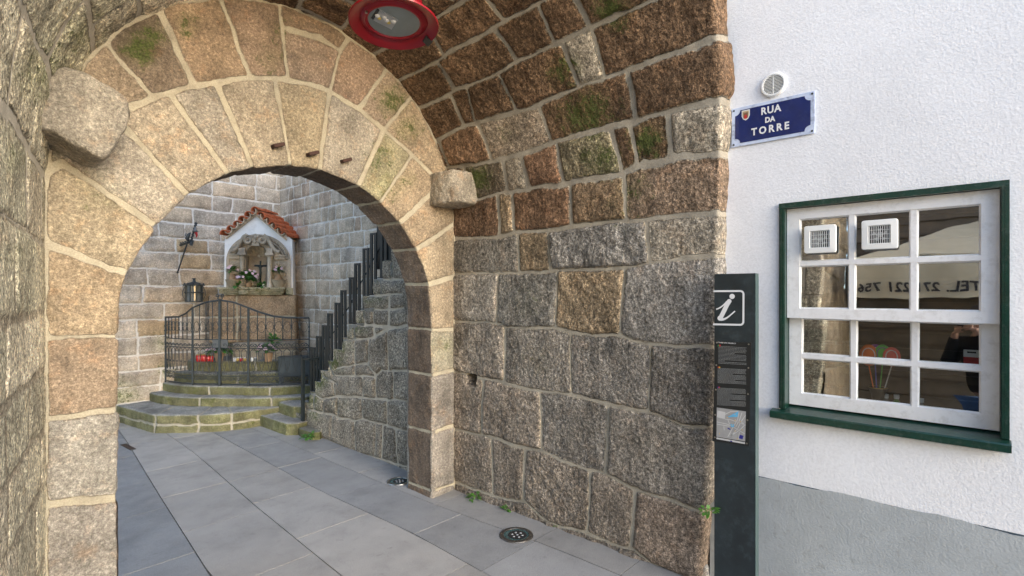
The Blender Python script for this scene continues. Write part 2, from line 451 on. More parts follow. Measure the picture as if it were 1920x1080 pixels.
def _stucco():
    m, nt, bs = mat_new('stucco'); g = G(nt)
    a = g.noise(75, 3, .55); b = g.voro(110)[0]; c = g.noise(2.2, 5, .6); s = g.noise(9, 5, .7)
    st = g.noise(1, 5, .65, g.mapping((1, 7, .7)))
    x = g.mix(1, (.83, .84, .87), g.ramp(c, [(.3, .93), (.7, 1.02)]), 'MULTIPLY')
    x = g.mix(1, x, g.ramp(a, [(.3, .93), (.6, 1.02)]), 'MULTIPLY')
    x = g.mix(g.math('MULTIPLY', g.mr(s, .66, .80), .10), x, (.42, .42, .44))
    x = g.mix(g.math('MULTIPLY', g.mr(st, .56, .80), .22), x, (.52, .53, .55))
    nt.links.new(x, bs.inputs['Base Color']); bs.inputs['Roughness'].default_value = .8; bs.inputs['Specular IOR Level'].default_value = .25
    h = g.math('ADD', g.math('MULTIPLY', a, 1.0), g.math('MULTIPLY', b, .5))
    nt.links.new(g.bump(g.math('ADD', h, g.math('MULTIPLY', g.noise(14, 3), .3)), .20, .006), bs.inputs['Normal'])
    MAT['stucco'] = m
    m, nt, bs = mat_new('dado_paint'); g = G(nt)
    a = g.noise(75, 3, .55); b = g.voro(110)[0]
    x = g.mix(1, (.41, .44, .455), g.ramp(g.noise(3, 5, .65), [(.3, .82), (.7, 1.1)]), 'MULTIPLY')
    x = g.mix(g.math('MULTIPLY', g.mr(g.noise(26, 5, .7), .56, .70), .42), x, (.24, .24, .23))
    nt.links.new(x, bs.inputs['Base Color']); bs.inputs['Roughness'].default_value = .75; bs.inputs['Specular IOR Level'].default_value = .3
    nt.links.new(g.bump(g.math('ADD', a, g.math('MULTIPLY', b, .5)), .2, .006), bs.inputs['Normal'])
    MAT['dado_paint'] = m
_stucco()
def _paving():
    m, nt, bs = mat_new('slab_granite'); g = G(nt)
    col = g.attr('Col')
    x = g.mix(1, col, g.ramp(g.noise(190, 3, .7), [(.3, .70), (.7, 1.28)]), 'MULTIPLY')
    x = g.mix(1, x, g.ramp(g.noise(3.2, 5, .65), [(.28, .78), (.5, 1.0), (.74, 1.13)]), 'MULTIPLY')
    x = g.mix(g.math('MULTIPLY', g.mr(g.noise(14, 4, .7), .60, .74), .40), x, (.085, .08, .075))
    x = g.mix(g.math('MULTIPLY', g.mr(g.noise(38, 3, .6), .70, .76), .35), x, (.07, .065, .06))
    nt.links.new(x, bs.inputs['Base Color'])
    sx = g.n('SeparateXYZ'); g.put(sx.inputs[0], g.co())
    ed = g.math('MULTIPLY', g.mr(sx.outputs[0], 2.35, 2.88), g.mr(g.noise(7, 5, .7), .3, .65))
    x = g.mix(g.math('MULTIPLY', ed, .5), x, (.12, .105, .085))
    st_ = g.noise(1.0, 5, .68, g.mapping((1.3, 3.5, 1)))
    x = g.mix(g.math('MULTIPLY', g.mr(st_, .50, .70), .55), x, (.165, .155, .14))
    x = g.mix(g.math('MULTIPLY', g.mr(g.noise(75, 2), .70, .74), .5), x, (.36, .35, .33))
    nt.links.new(g.mr(g.noise(9, 4), .3, .7, .42, .7), bs.inputs['Roughness']); bs.inputs['Specular IOR Level'].default_value = .4
    nt.links.new(g.bump(g.noise(240, 2), .18, .004), bs.inputs['Normal'])
    MAT['slab_granite'] = m
_paving()
plain('grout', (.15, .145, .135), .9, 0, .3, 9)
def _glass():
    m = bpy.data.materials.new('window_glass'); m.use_nodes = True; nt = m.node_tree; nt.nodes.clear(); g = G(nt)
    out = g.n('OutputMaterial'); tr = g.n('BsdfTransparent'); gl = g.n('BsdfGlossy'); mx = g.n('MixShader')
    tr.inputs[0].default_value = (.86, .90, .88, 1); gl.inputs['Roughness'].default_value = .015; gl.inputs[0].default_value = (1, 1, 1, 1)
    nt.links.new(g.bump(g.noise(3, 2), .05, .02), gl.inputs['Normal'])
    mx.inputs[0].default_value = GLASS_REFL
    nt.links.new(tr.outputs[0], mx.inputs[1]); nt.links.new(gl.outputs[0], mx.inputs[2]); nt.links.new(mx.outputs[0], out.inputs[0])
    MAT['window_glass'] = m
GLASS_REFL = .34
_glass()
# ================================================================== the gateway: vault, inner arch, corbels
YA, XR, ZC = 3.2, 2.835, 2.12
gate = empty('stone_gateway', 'old granite barrel-vaulted passage with a round inner arch beside the white house', 'archway', (1.6, 2.2, 0))
def yf(z): return np.interp(z, [0, .5, 1.2, 1.7, 2.3, 3, 4], [1.20, 1.15, 1.10, 1.08, 1.06, 1.035, 1.03])
def profile(tau, Y):
    """vault cross-section: tau runs up the right wall, over the crown, down the left wall"""
    w = np.clip((YA-Y)/2.1, 0, 1.1)
    xl = .335-.45*w; cx = (XR+xl)/2; a = (XR-xl)/2; b = 1.26+.35*w; n = 2+.6*w
    LA = PI*1.255
    ph = np.clip((tau-ZC)/LA, 0, 1)*PI
    c, s = np.cos(ph), np.sin(ph)
    X = cx+a*np.sign(c)*np.abs(c)**(2/n); Z = ZC+b*np.abs(s)**(2/n)
    Z = np.where(tau < ZC, tau, Z); X = np.where(tau < ZC, XR, X)
    dn = tau-ZC-LA
    Z = np.where(dn > 0, ZC-dn, Z); X = np.where(dn > 0, xl, X)
    return X, Z
LA = PI*1.255
tau = np.concatenate([np.arange(-.06, 4.3, .0065), np.arange(4.3, 6.0, .011), np.arange(6.0, 2*ZC+LA+.06, .013)])
nk, nf = 330, 16
kap = np.linspace(0, 1, nk)
Tg = np.repeat(tau[:, None], nk, 1)
Xf, Zf = profile(Tg[:, :1], np.full((len(tau), 1), 1.1))
Y0 = yf(Zf)
Yg = Y0+(3.235-Y0)*kap[None, :]
Xg, Zg = profile(Tg, Yg)
Pv = np.stack([Xg, Yg, Zg], -1)
# the narrow front (facade) band round the mouth: steps outward from the profile
E0 = Pv[:, 0]; tg = np.gradient(E0, axis=0); outn = np.stack([tg[:, 2], 0*tg[:, 0], -tg[:, 0]], -1)
outn /= np.linalg.norm(outn, axis=-1, keepdims=True)+1e-9
outn = np.where(Tg[:, :1] < 0.02, np.array([1., 0, 0]), outn)
offs = np.linspace(.16, .010, nf)
Pf = E0[:, None, :]+outn[:, None, :]*offs[None, :, None]
Pall = np.concatenate([Pf, Pv], 1)
for _ in range(4):       # ease the arris
    a, b = nf-5, nf+6
    Pall[:, a:b] = .25*Pall[:, a-1:b-1]+.5*Pall[:, a:b]+.25*Pall[:, a+1:b+1]
Sall = np.stack([np.concatenate([Y0-offs[None, :], Yg], 1), np.repeat(tau[:, None], nf+nk, 1)], -1)
PXV = proj(Pall); _vis = (Sall[..., 1] < 4.6); _vis[:, :nf] = False
def v_uv(px, py):
    q = (PXV[..., 0]-px)**2+(PXV[..., 1]-py)**2; q = np.where(_vis, q, 1e12)
    j = np.unravel_index(np.argmin(q), q.shape); return (Sall[j][0], Sall[j][1])
lines = [   # bed joints, traced from the photograph, arch end first
 [(858,905),(932,932),(983,940),(1018,971),(1049,987),(1103,998),(1150,1018),(1189,1033),(1228,1061),(1262,1076)],
 [(852,804),(917,819),(987,841),(1018,845),(1072,870),(1107,884),(1134,886),(1189,915),(1247,932),(1294,952)],
 [(849,697),(897,707),(944,718),(1014,734),(1068,740),(1138,757),(1212,771),(1302,800),(1322,800)],
 [(854,602),(941,608),(948,615),(1041,615),(1074,624),(1163,630),(1219,645),(1330,650)],
 [(854,513),(937,511),(974,511),(1037,508),(1059,507),(1170,502),(1219,493),(1281,484),(1342,480)],
 [(856,448),(933,445),(974,436),(1030,432),(1096,423),(1170,413),(1219,410),(1342,398)],
 [(853,384),(881,378),(948,361),(993,354),(1052,345),(1074,343),(1167,324),(1207,308),(1263,297),(1340,287)],
 [(815,319),(867,313),(918,302),(978,291),(1032,271),(1086,253),(1139,238),(1187,227),(1253,211),(1336,192)],
 [(798,271),(867,237),(896,230),(970,207),(1001,200),(1054,176),(1130,146),(1187,126),(1306,88),(1330,76)],
 [(769,209),(843,179),(852,170),(876,161),(926,142),(970,115),(1045,83),(1098,57),(1155,28),(1228,0),(1300,-28)],
 [(742,151),(819,116),(846,95),(896,71),(926,52),(950,36),(1000,12),(1040,-10),(1120,-60)],
 [(692,104),(718,92),(819,36),(861,7),(900,-20)],
]
cross = [((921,823),(924,928)),((985,843),(981,938)),((1107,885),(1101,998)),((1193,917),(1183,1029)),
 ((907,711),(903,810)),((1014,736),(1016,841)),((1140,759),(1134,884)),
 ((948,615),(946,716)),((1071,626),(1070,738)),((1220,647),(1214,769)),
 ((935,512),(931,606)),((1044,510),(1043,615)),((1170,504),(1163,628)),
 ((972,439),(974,508)),((1028,434),(1033,506)),((1211,413),(1219,491)),
 ((933,367),(937,441)),((961,361),(965,436)),((1069,345),(1072,423)),((1169,326),(1174,411)),
 ((872,315),(885,374)),((943,302),(952,360)),((978,293),(991,352)),((1043,272),(1057,340)),((1146,242),(1165,316)),((1183,231),(1194,309)),((1254,215),(1257,295)),
 ((1010,203),(1036,268)),((1177,135),(1193,223)),((822,262),(843,314)),((896,232),(921,299)),
 ((1054,82),(1084,160)),((1111,55),(1136,143)),((846,179),(870,234)),((876,164),(890,228)),((935,139),(967,204)),
 ((821,116),(852,169)),((926,53),(967,115)),((1073,-15),(1108,50)),((1010,10),(1040,85)),
 ((816,74),(834,95)) if False else ((800,50),(834,104)),((905,-10),(944,38))]
vsegs = []
rs = np.random.default_rng(5)
for li, L_ in enumerate(lines):
    pts = [v_uv(*p) for p in L_]
    pts = [(3.32, pts[0][1])]+pts+[(pts[-1][0]-.35 if li < 9 else .7, pts[-1][1])]
    wd = .0135 if li < 5 else .0155
    vsegs += [(a, b, wd*rs.uniform(.8, 1.25)) for a, b in zip(pts, pts[1:])]
for (a, b) in cross:
    a, b = v_uv(*a), v_uv(*b); vsegs.append((a, b, (.013 if a[1] < 1.9 else .016)*rs.uniform(.75, 1.3)))
tl = np.mean([v_uv(*p)[1] for p in lines[-1][:4]])
vsegs += gen_courses(.9, 3.3, tl, 2*ZC+LA+.1, .30, .46, np.random.default_rng(23), .2, .018, .02)
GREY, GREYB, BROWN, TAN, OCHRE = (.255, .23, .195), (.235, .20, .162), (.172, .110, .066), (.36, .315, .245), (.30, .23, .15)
def vault_col(c, rng):
    j = 1+.09*rng.uniform(-1, 1)
    if c[0] < 1.0: base = np.array([.62, .545, .41])*rng.uniform(.85, 1.15)+np.array([-.03, .0, -.01])*rng.uniform(0, 1)  # left side: pale granite, with the light it lacks added to the colour
    elif c[2] < .75: base = np.array(GREYB)
    elif c[2] < 2.0: f_ = rng.uniform(0, .6); base = np.array(GREY)*(1-f_)+np.array(GREYB)*f_
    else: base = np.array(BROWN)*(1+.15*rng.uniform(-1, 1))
    return base*j
vseeds = [(1095,110,TAN),(960,245,(0.317,0.259,0.194)),(1300,245,TAN),(958,325,TAN),(1105,570,OCHRE),(1000,470,OCHRE),(1280,445,(0.320,0.283,0.226)),
 (1260,560,(0.257,0.239,0.213)),(1120,460,(0.251,0.236,0.213)),(900,475,(0.200,0.182,0.155)),(990,560,(0.206,0.192,0.167)),(1270,700,(0.230,0.207,0.178)),(1150,690,(0.233,0.212,0.184)),(1240,860,(0.219,0.196,0.166)),(1080,800,(0.220,0.199,0.171)),(950,400,OCHRE),(1260,350,(0.256,0.186,0.129)),
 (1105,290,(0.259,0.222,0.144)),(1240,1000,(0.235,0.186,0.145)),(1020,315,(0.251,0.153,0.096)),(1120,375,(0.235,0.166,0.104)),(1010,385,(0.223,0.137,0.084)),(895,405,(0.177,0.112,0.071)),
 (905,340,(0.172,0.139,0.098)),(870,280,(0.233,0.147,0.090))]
vmoss = [(1130,300,45,.7),(1100,215,55,.9),(895,335,28,1),(1215,265,38,1),(1150,15,40,1),(1190,350,40,.5),(1170,400,50,.3),(1060,130,35,.8),(950,250,40,.25),
 (880,360,25,.7),(80,130,70,.55),(30,300,40,.4),(150,60,60,.5),(20,480,40,.3),(990,560,50,.25),(1000,680,50,.25)]
def putlog(P, pxy):
    s = Sall-np.array(v_uv(884, 712)); q = np.maximum(np.abs(s[..., 0])/.055, np.abs(s[..., 1])/.042)
    return -.13*np.clip((1.12-q)*8, 0, 1)
sheet('vault', Pall, Sall, vsegs, MAT['vault_granite'], gate, .012, (.008, .0065, .004), vault_col, vseeds, vmoss, tilt=.008, hole=putlog, ampm=np.interp(Sall[..., 1], [0, 5.2, 6.2, 9], [1, 1, .38, .28]), mfade=np.interp(Sall[..., 1], [0, 6.0, 6.5, 9], [1, 1, .35, .25]), mbr=np.interp(Sall[..., 1], [0, 5.0, 6.0, 9], [1, 1, 1.5, 1.6]), smooth_cols=[(1095,110,.25),(960,245,.3),(1300,245,.35),(958,325,.3)])  # mbr: left mortar colour raised to stand in for missing light
# ---- inner arch: soffit + face, one continuous surface
pl = 1.46
parc = PI*1.0
plen = 2*pl+parc
pp = np.arange(0, plen, .0068)
def arch_in(p):
    """left pier foot -> over -> right pier foot; returns X,Z,outward dir"""
    X = np.where(p < pl, .6, np.where(p > pl+parc, 2.6, 0.)); Z = np.where(p < pl, -.06+p, np.where(p > pl+parc, 1.4-(p-pl-parc), 0.))
    al = PI-(p-pl)
    on = (p >= pl) & (p <= pl+parc)
    X = np.where(on, 1.6+np.cos(al), X); Z = np.where(on, 1.4+np.sin(al), Z)
    ox = np.where(p < pl, -1., np.where(p > pl+parc, 1., np.cos(al))); oz = np.where(on, np.sin(al), 0.)
    return X, Z, ox, oz
Xi, Zi, ox, oz = arch_in(pp)
def reach(X, Z, ox, oz):
    best = np.full(len(X), 9.0)
    for i in range(len(X)):
        t = 0.0
        for _ in range(400):
            x, z = X[i]+ox[i]*t, Z[i]+oz[i]*t
            ok = (.335 < x < 2.835) if z < ZC else ((x-1.585)/1.25)**2+((z-ZC)/1.26)**2 < 1
            if not ok: break
            t += .005
        best[i] = t
    return best
ro = reach(Xi, Zi, ox, oz)+.05
ro = np.convolve(np.pad(ro, 6, 'edge'), np.ones(13)/13, 'valid')
nq, ns = 120, 44
qq = np.linspace(0, 1, nq)
FX = Xi[:, None]+ox[:, None]*ro[:, None]*qq; FZ = Zi[:, None]+oz[:, None]*ro[:, None]*qq
face = np.stack([FX, np.full_like(FX, YA), FZ], -1)
ys = np.linspace(3.50, YA+.006, ns)
sof = np.stack([np.repeat(Xi[:, None], ns, 1), np.repeat(ys[None], len(pp), 0), np.repeat(Zi[:, None], ns, 1)], -1)
Pa = np.concatenate([sof, face], 1)
# the inner arris is softened, and the pier edges are worn
for _ in range(5):
    a, b = ns-4, ns+5
    Pa[:, a:b] = .25*Pa[:, a-1:b-1]+.5*Pa[:, a:b]+.25*Pa[:, a+1:b+1]
def a_uv(px, py): q = at_y(px, py, YA); return (q[0], q[2])
PXA = proj(face)
ring = [(190,228),(244,200),(289,183),(363,161),(474,147),(535,148),(600,164),(640,184),(671,204),(719,243),(769,287),(796,314),(812,330)]
rad = [((70,330),(115,307)),((85,457),(255,517)),((115,307),(303,430)),((237,244),(359,372)),((322,181),(433,335)),((405,155),(474,317)),
 ((515,147),(543,306)),((617,176),(600,316)),((719,245),(670,352)),((773,292),(708,386)),((808,365),(743,426)),((850,420),(771,474)),((856,518),(793,536)),
 ((856,616),(806,618)),((856,693),(814,702)),((856,796),(818,809)),((862,905),(818,917)),
 ((70,632),(235,630)),((70,788),(216,767)),((70,947),(216,935)),
 ((200,85),(285,183)),((310,42),(364,160)),((419,12),(471,147)),((522,8),(540,148)),((638,95),(617,172)),((540,55),(600,72)),((600,72),(638,95)),((652,72),(638,95)),
 ((716,143),(673,203)),((756,200),(721,243)),((150,140),(200,215)),((110,170),(237,244))]
fsegs = chain([a_uv(*p) for p in ring], .019)
OUT = {(200,85),(310,42),(419,12),(522,8),(716,143),(756,200)}
for a, b in rad:
    if a in OUT: a = (a[0]+(a[0]-b[0])*.45, a[1]+(a[1]-b[1])*.45)
    fsegs.append((a_uv(*a), a_uv(*b), .019*rs.uniform(.7, 1.3)))
fsegs += [((.33, .20), (.62, .17)), ]
# rim joint where arch meets vault
rim = [(Xi[i]+ox[i]*(ro[i]-.05), Zi[i]+oz[i]*(ro[i]-.05)) for i in range(0, len(pp), 24)]
fsegs += chain(rim, .016)
Sf = face[..., [0, 2]]
wp = lambda P: np.stack([.008*vnoise(P, 7, 1)+.004*vnoise(P, 26, 2), .008*vnoise(P, 7, 3)+.004*vnoise(P, 26, 4)], -1)
d_face = seg_dist(Sf+wp(face), fsegs)
Ss = np.stack([np.repeat(pp[:, None], ns, 1), np.repeat(ys[None], len(pp), 0)], -1)
intr = [(255,517),(303,430),(359,372),(433,335),(474,317),(543,306),(600,316),(670,352),(708,386),(743,426),(771,474),(793,536),(806,618),(814,702),(818,809),(818,917),(235,630),(216,767),(216,935)]
ssegs = []
for p in intr:
    X, Z = a_uv(*p)
    if Z > 1.4: pv = pl+PI-math.atan2(Z-1.4, X-1.6)
    elif X < 1.6: pv = Z+.06
    else: pv = pl+parc+1.4-Z
    ssegs.append(((pv, 3.1), (pv+rs.uniform(-.01, .01), 3.7), .014))
ssegs += [((-1, 3.53), (9, 3.53), .01)]
d_sof = seg_dist(Ss+.6*wp(sof), ssegs)
dA = np.concatenate([d_sof, d_face], 1)
for _ in range(6):
    a, b = ns-6, ns+6
    dA[:, a:b] = .25*dA[:, a-1:b-1]+.5*dA[:, a:b]+.25*dA[:, a+1:b+1]
LT, GOLD, RUS, PALE = (.33, .282, .212), (.355, .285, .19), (.24, .175, .118), (.335, .298, .24)
def arch_col(c, rng):
    j = 1+.1*rng.uniform(-1, 1)
    r = math.hypot(c[0]-1.6, c[2]-1.4)
    if c[1] > 3.25: return np.array((.155, .118, .088))*(1+.12*rng.uniform(-1, 1))  # soffit and pier reveals: shade put into a darker brown stone colour
    if c[2] < .95: base = np.array(PALE)*.92 if c[0] < 1.5 else np.array((.31, .27, .21))
    elif r > 1.52: base = np.array(RUS)*(1.0+.2*rng.uniform(-1, 1))
    else: base = np.array(LT) if rng.uniform() < .6 else np.array(PALE)
    return base*j
aseeds = [(170,400,(0.335,0.279,0.194)),(160,560,(0.332,0.261,0.175)),(155,700,(0.293,0.225,0.158)),(150,860,(0.298,0.277,0.237)),(150,1010,(0.241,0.220,0.189)),(250,400,(0.316,0.273,0.208)),(300,300,LT),(370,250,LT),(430,230,PALE),
 (500,230,LT),(575,230,(0.328,0.272,0.186)),(650,250,PALE),(720,320,(0.315,0.284,0.186)),(755,370,(0.325,0.257,0.171)),(800,400,(0.325,0.257,0.177)),(820,480,(0.326,0.265,0.185)),(830,570,(0.319,0.260,0.184)),(835,650,(0.287,0.263,0.200)),(835,750,(0.290,0.266,0.229)),(830,860,(0.248,0.224,0.193)),
 (280,110,(0.193,0.150,0.108)),(390,85,(0.274,0.201,0.133)),(480,80,(0.252,0.185,0.130)),(580,100,(0.277,0.210,0.155)),(670,140,(0.268,0.194,0.138)),(730,195,(0.255,0.200,0.145)),(215,150,(0.295,0.233,0.165))]
amoss = [(735,190,30,.9),(765,245,28,.7),(262,90,35,1),(285,70,30,.8),(350,45,30,.6),(710,295,40,.45),(730,345,40,.5),(760,340,25,.5),(520,60,40,.35),(190,360,70,.3),(505,110,30,.5),(85,290,40,.5),(830,650,40,.3)]
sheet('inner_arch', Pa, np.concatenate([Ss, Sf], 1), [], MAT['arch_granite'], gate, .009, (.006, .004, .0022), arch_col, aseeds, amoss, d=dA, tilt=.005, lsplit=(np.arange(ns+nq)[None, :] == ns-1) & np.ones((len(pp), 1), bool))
# ---- corbels, iron stubs
def poly_y(pts, Y): return [at_y(px, py, Y) for px, py in pts]
cpts = [(48,196),(66,160),(123,132),(160,140),(196,158),(222,172),(240,190),(246,212),(238,236),(222,262),(206,286),(190,288),(160,272),(128,254),(92,238),(52,228)]
cpts = [(141+(x-148)*1.13, 203+(y-206)*1.15) for x, y in cpts]
mb = MB(); mb.prism(poly_y(cpts, 2.92), (0, .36, 0))
o = rock('corbel', mb.mesh('corbel'), MAT['arch_granite'], gate, .011, .008, (.29, .26, .21), rnd=40)
tag(o, 'large rounded corbel stone on the left side of the arch')
mb = MB()
mb.prism([(2.575, 3.26, 2.27), (2.57, 3.08, 2.27), (2.61, 2.955, 2.28), (2.90, 2.90, 2.28), (2.92, 3.26, 2.27)], (.0, 0, .25))
o = rock('corbel', mb.mesh('corbel'), MAT['arch_granite'], gate, .011, .007, (.31, .275, .22), rnd=20)
tag(o, 'smaller square corbel stone on the right side of the arch')
for (px, py) in ((518, 274), (583, 289), (645, 302)):
    p = at_y(px, py, YA-.01)
    MB().box((p[0], p[1]-.015, p[2]), (.07, .07, .022), Matrix.Rotation(R(-22), 4, 'Y'), .004).build('iron_stub', MAT['terracotta'] if False else MAT['rust_iron'] if 'rust_iron' in MAT else plain('rust_iron', (.055, .025, .018), .8), gate)
# ---- masses of the tower around the passage (block light, seen from other sides)
def strip_attrs(me, col):
    set_attr(me, 'Col', np.tile(np.array(col), (len(me.vertices), 1)), 'COL')
    set_attr(me, 'mort', np.zeros(len(me.vertices))); set_attr(me, 'moss', np.zeros(len(me.vertices))); set_attr(me, 'rgh', np.full(len(me.vertices), .6)); set_attr(me, 'mbr', np.ones(len(me.vertices)))
# front facade left of and above the mouth: coursed ashlar with the mouth cut out
gx, gz = np.meshgrid(np.arange(-2.55, 4.4, .03), np.arange(-.06, 5.2, .03), indexing='ij')
Fp = np.stack([gx, np.full_like(gx, 1.115), gz], -1)
fx, fz = profile(tau, np.full(len(tau), 1.1))
ang = np.interp  # mouth test: inside if within the profile grown by .13
cx_, a_ = (XR-.115)/2, (XR+.115)/2+.13
w_ = 1.0; n_ = 2.6; b_ = 1.61+.13
inside = np.where(gz < ZC, np.abs(gx-cx_) < a_, (np.abs(gx-cx_)/a_)**n_+(np.maximum(gz-ZC, 0)/b_)**n_ < 1)
side = (gx > 2.93) & (gz < 8)
def fac_col(c, rng): return np.array((.37, .31, .22))*(1+.15*rng.uniform(-1, 1))
sheet('facade', Fp, np.stack([gx, gz], -1), gen_courses(-2.6, 4.4, 0, 7, .36, .6, np.random.default_rng(3), .2), MAT['arch_granite'], gate, .02, (.012, .006, .003), fac_col, mask=~inside & ~side, flip=False)
mb = MB()
mb.b2((-2.55, 1.16, -.05), (-.36, 3.52, 5.2)); mb.b2((-.355, 1.16, 3.95), (2.95, 3.52, 5.2)); mb.b2((2.955, 1.18, -.05), (3.56, 3.50, 5.2))
me = mb.mesh('tower_core'); strip_attrs(me, (.30, .26, .21)); link('tower_core', me, MAT['arch_granite'], gate)
mb = MB()   # the courtyard face of the tower, with the arch cut through
mb.b2((-.355, 3.515, -.05), (.575, 3.56, 3.9)); mb.b2((2.63, 3.515, -.05), (2.82, 3.56, 3.9))
N_ = 24
arc = [(1.6+1.02*math.cos(PI*i/N_), 3.515, 1.4+1.02*math.sin(PI*i/N_)) for i in range(N_+1)]
for a, b in zip(arc, arc[1:]):
    mb.poly([a, b, (b[0], 3.515, 3.9), (a[0], 3.515, 3.9)])
me = mb.mesh('back_face'); strip_attrs(me, (.30, .27, .23)); link('back_face', me, MAT['court_granite'], gate)
# ================================================================== courtyard walls
YB, XC = 8.0, 3.54
def wall_thing(name, label, P, S, segs, colf, seeds=(), moss=None, mat='court_granite', mask=None, amp=.012):
    t = empty(name, label, 'wall', tuple(P[P.shape[0]//2, 0]))
    sheet('masonry', P, S, segs, MAT[mat], t, amp, (.005, .004, .002), colf, seeds, moss, mask=mask, tilt=.004)
    return t
gx, gz = np.meshgrid(np.arange(-1.5, XC+.02, .012), np.arange(-.05, 3.7, .012), indexing='ij')
Pb = np.stack([gx, np.full_like(gx, YB), gz], -1)
def court_col(c, rng):
    u = rng.uniform()
    b = np.array((.49, .425, .345)) if u < .72 else np.array((.50, .40, .29)) if u < .93 else np.array((.46, .35, .22))
    return b*(1+.16*rng.uniform(-1, 1))
wb = wall_thing('courtyard_wall', 'grey granite courtyard wall with white joints behind the iron gate', Pb, np.stack([gx, gz], -1),
    gen_courses(-1.6, 3.6, -.03, 4.7, .212, .44, np.random.default_rng(41), .10, .0138, .004), court_col, [(400,395,(.45,.33,.20)),(265,605,(.43,.32,.20))],
    [(300,640,25,.5),(310,690,20,.6),(225,745,40,.7)])
MB().b2((-1.5, YB+.03, -.05), (XC+.3, YB+.4, 3.7)).build('wall_core', MAT['siding'], wb)
gy, gz = np.meshgrid(np.arange(3.5, YB+.02, .012), np.arange(-.05, 3.7, .012), indexing='ij')
gy = gy[::-1]
Pr = np.stack([np.full_like(gy, XC), gy, gz], -1)
def court_col2(c, rng):
    u = rng.uniform()
    b = np.array((.53, .435, .33)) if u < .7 else np.array((.50, .43, .35)) if u < .9 else np.array((.48, .36, .26))
    return b*(1+.13*rng.uniform(-1, 1))
wr = wall_thing('courtyard_wall', 'warm grey granite wall rising behind the stair railing', Pr, np.stack([gy, gz], -1),
    gen_courses(3.4, 8.1, -.03, 5.2, .205, .27, np.random.default_rng(52), .10, .012, .004), court_col2)
MB().b2((XC+.03, 3.58, -.05), (XC+.3, YB+.4, 3.7)).build('wall_core', MAT['siding'], wr)
# ================================================================== staircase
stairs = empty('staircase', 'narrow stone staircase climbing towards the arch with a rubble side wall', 'stairs', (2.85, 5.8, 0))
XS = 2.85
notches = [(576,753),(587,734),(598,715),(608,694),(622,676),(633,654),(649,632),(659,607),(675,581),(689,554),(708,522),(726,489)]
st = [at_x(px, py, XS) for px, py in notches]
yy = np.array([p[1] for p in st]); zz = np.array([p[2] for p in st])
def stair_z(Y):
    """stepped outline of the side wall, rising as Y decreases"""
    r = np.zeros_like(Y)
    ys_ = list(yy)+[yy[-1]-.14*k for k in range(1, 7)]; zs_ = list(zz)+[zz[-1]+.145*k for k in range(1, 7)]
    r = np.where(Y < 6.02, .20, -1.)
    for a, b in zip(ys_, zs_): r = np.where(Y < a+.055, np.maximum(r, b), r)
    return r
gy, gz = np.meshgrid(np.arange(3.5, 6.05, .0085), np.arange(-.06, 2.75, .0085), indexing='ij')
gy = gy[::-1]
Ps = np.stack([np.full_like(gy, XS), gy, gz], -1)
PXS = proj(Ps)
def s_uv(px, py): q = at_x(px, py, XS); return (q[1], q[2])
T6 = lambda pts: [(540+a/3.176, 600+b/3.176) for a, b in pts]
T5 = lambda pts: [(540+a/3.176, 300+b/3.176) for a, b in pts]
rl = [T6([(110,530),(150,540),(265,565),(300,580),(400,600),(440,590),(590,625),(640,645),(700,660),(760,680)]),
 T6([(130,435),(165,440),(210,470),(300,455),(440,460),(520,465),(590,470),(740,490)]),
 T6([(240,250),(275,330),(400,335),(450,330),(520,340),(560,300),(630,300),(740,300)]),
 T6([(210,330),(290,380)]), T6([(290,290),(400,265),(480,260),(520,320)]),
 T6([(330,120),(400,115),(500,110),(590,60),(700,40)]), T6([(340,60),(400,30),(500,30),(600,40)]),
 T5([(360,980),(500,985),(600,1000),(720,985)]), T5([(450,890),(500,890),(600,895),(690,880)]), T5([(480,810),(560,805),(610,800),(680,800)]), T5([(520,720),(620,712),(700,712)]),
 T6([(190,700),(350,765),(430,800),(640,855),(760,885)])]
rx = [T6([(265,570),(262,700)]), T6([(400,600),(403,765)]), T6([(525,620),(520,800)]), T6([(565,625),(560,820)]), T6([(640,650),(655,850)]), T6([(215,480),(210,545)]), T6([(298,455),(300,575)]),
 T6([(440,465),(445,590)]), T6([(590,470),(590,620)]), T6([(160,440),(155,530)]), T6([(445,335),(450,460)]), T6([(525,340),(525,465)]), T6([(630,300),(630,460)]), T6([(400,115),(400,330)]), T6([(480,110),(485,255)]),
 T6([(595,60),(600,300)]), T6([(270,380),(280,440)]), T6([(510,30),(512,105)]), T5([(505,900),(512,985)]), T5([(605,815),(600,995)]), T5([(555,725),(558,805)]), T5([(620,620),(620,712)]), T5([(455,900),(460,985)]), T5([(400,985),(400,1060)]), T5([(515,985),(520,1060)])]
ssg = []
for L_ in rl+rx: ssg += [(a, b, .0155*rs.uniform(.8, 1.2)) for a, b in zip([s_uv(*p) for p in L_], [s_uv(*p) for p in L_][1:])]
ssg += gen_courses(3.4, 4.25, 2.02, 2.8, .19, .25, np.random.default_rng(8), .1, .012)
def rub_col(c, rng):
    u = rng.uniform()
    b = np.array((.27, .235, .185)) if u < .65 else np.array((.245, .22, .175)) if u < .9 else np.array((.275, .215, .15))
    return b*(1+.16*rng.uniform(-1, 1))
smoss = [(600,715,20,.8),(585,745,18,.9),(630,680,22,.7),(640,650,25,.6),(670,610,25,.6),(700,560,30,.5),(590,775,20,.6),(640,760,30,.3),(560,800,20,.8)]
sheet('side_wall', Ps, np.stack([gy, gz], -1), ssg, MAT['rubble_granite'], stairs, .022, (.010, .006, .004), rub_col, [], smoss, mask=gz <= stair_z(gy))
ys_ = list(yy)+[yy[-1]-.14*k for k in range(1, 5)]; zs_ = list(zz)+[zz[-1]+.145*k for k in range(1, 5)]
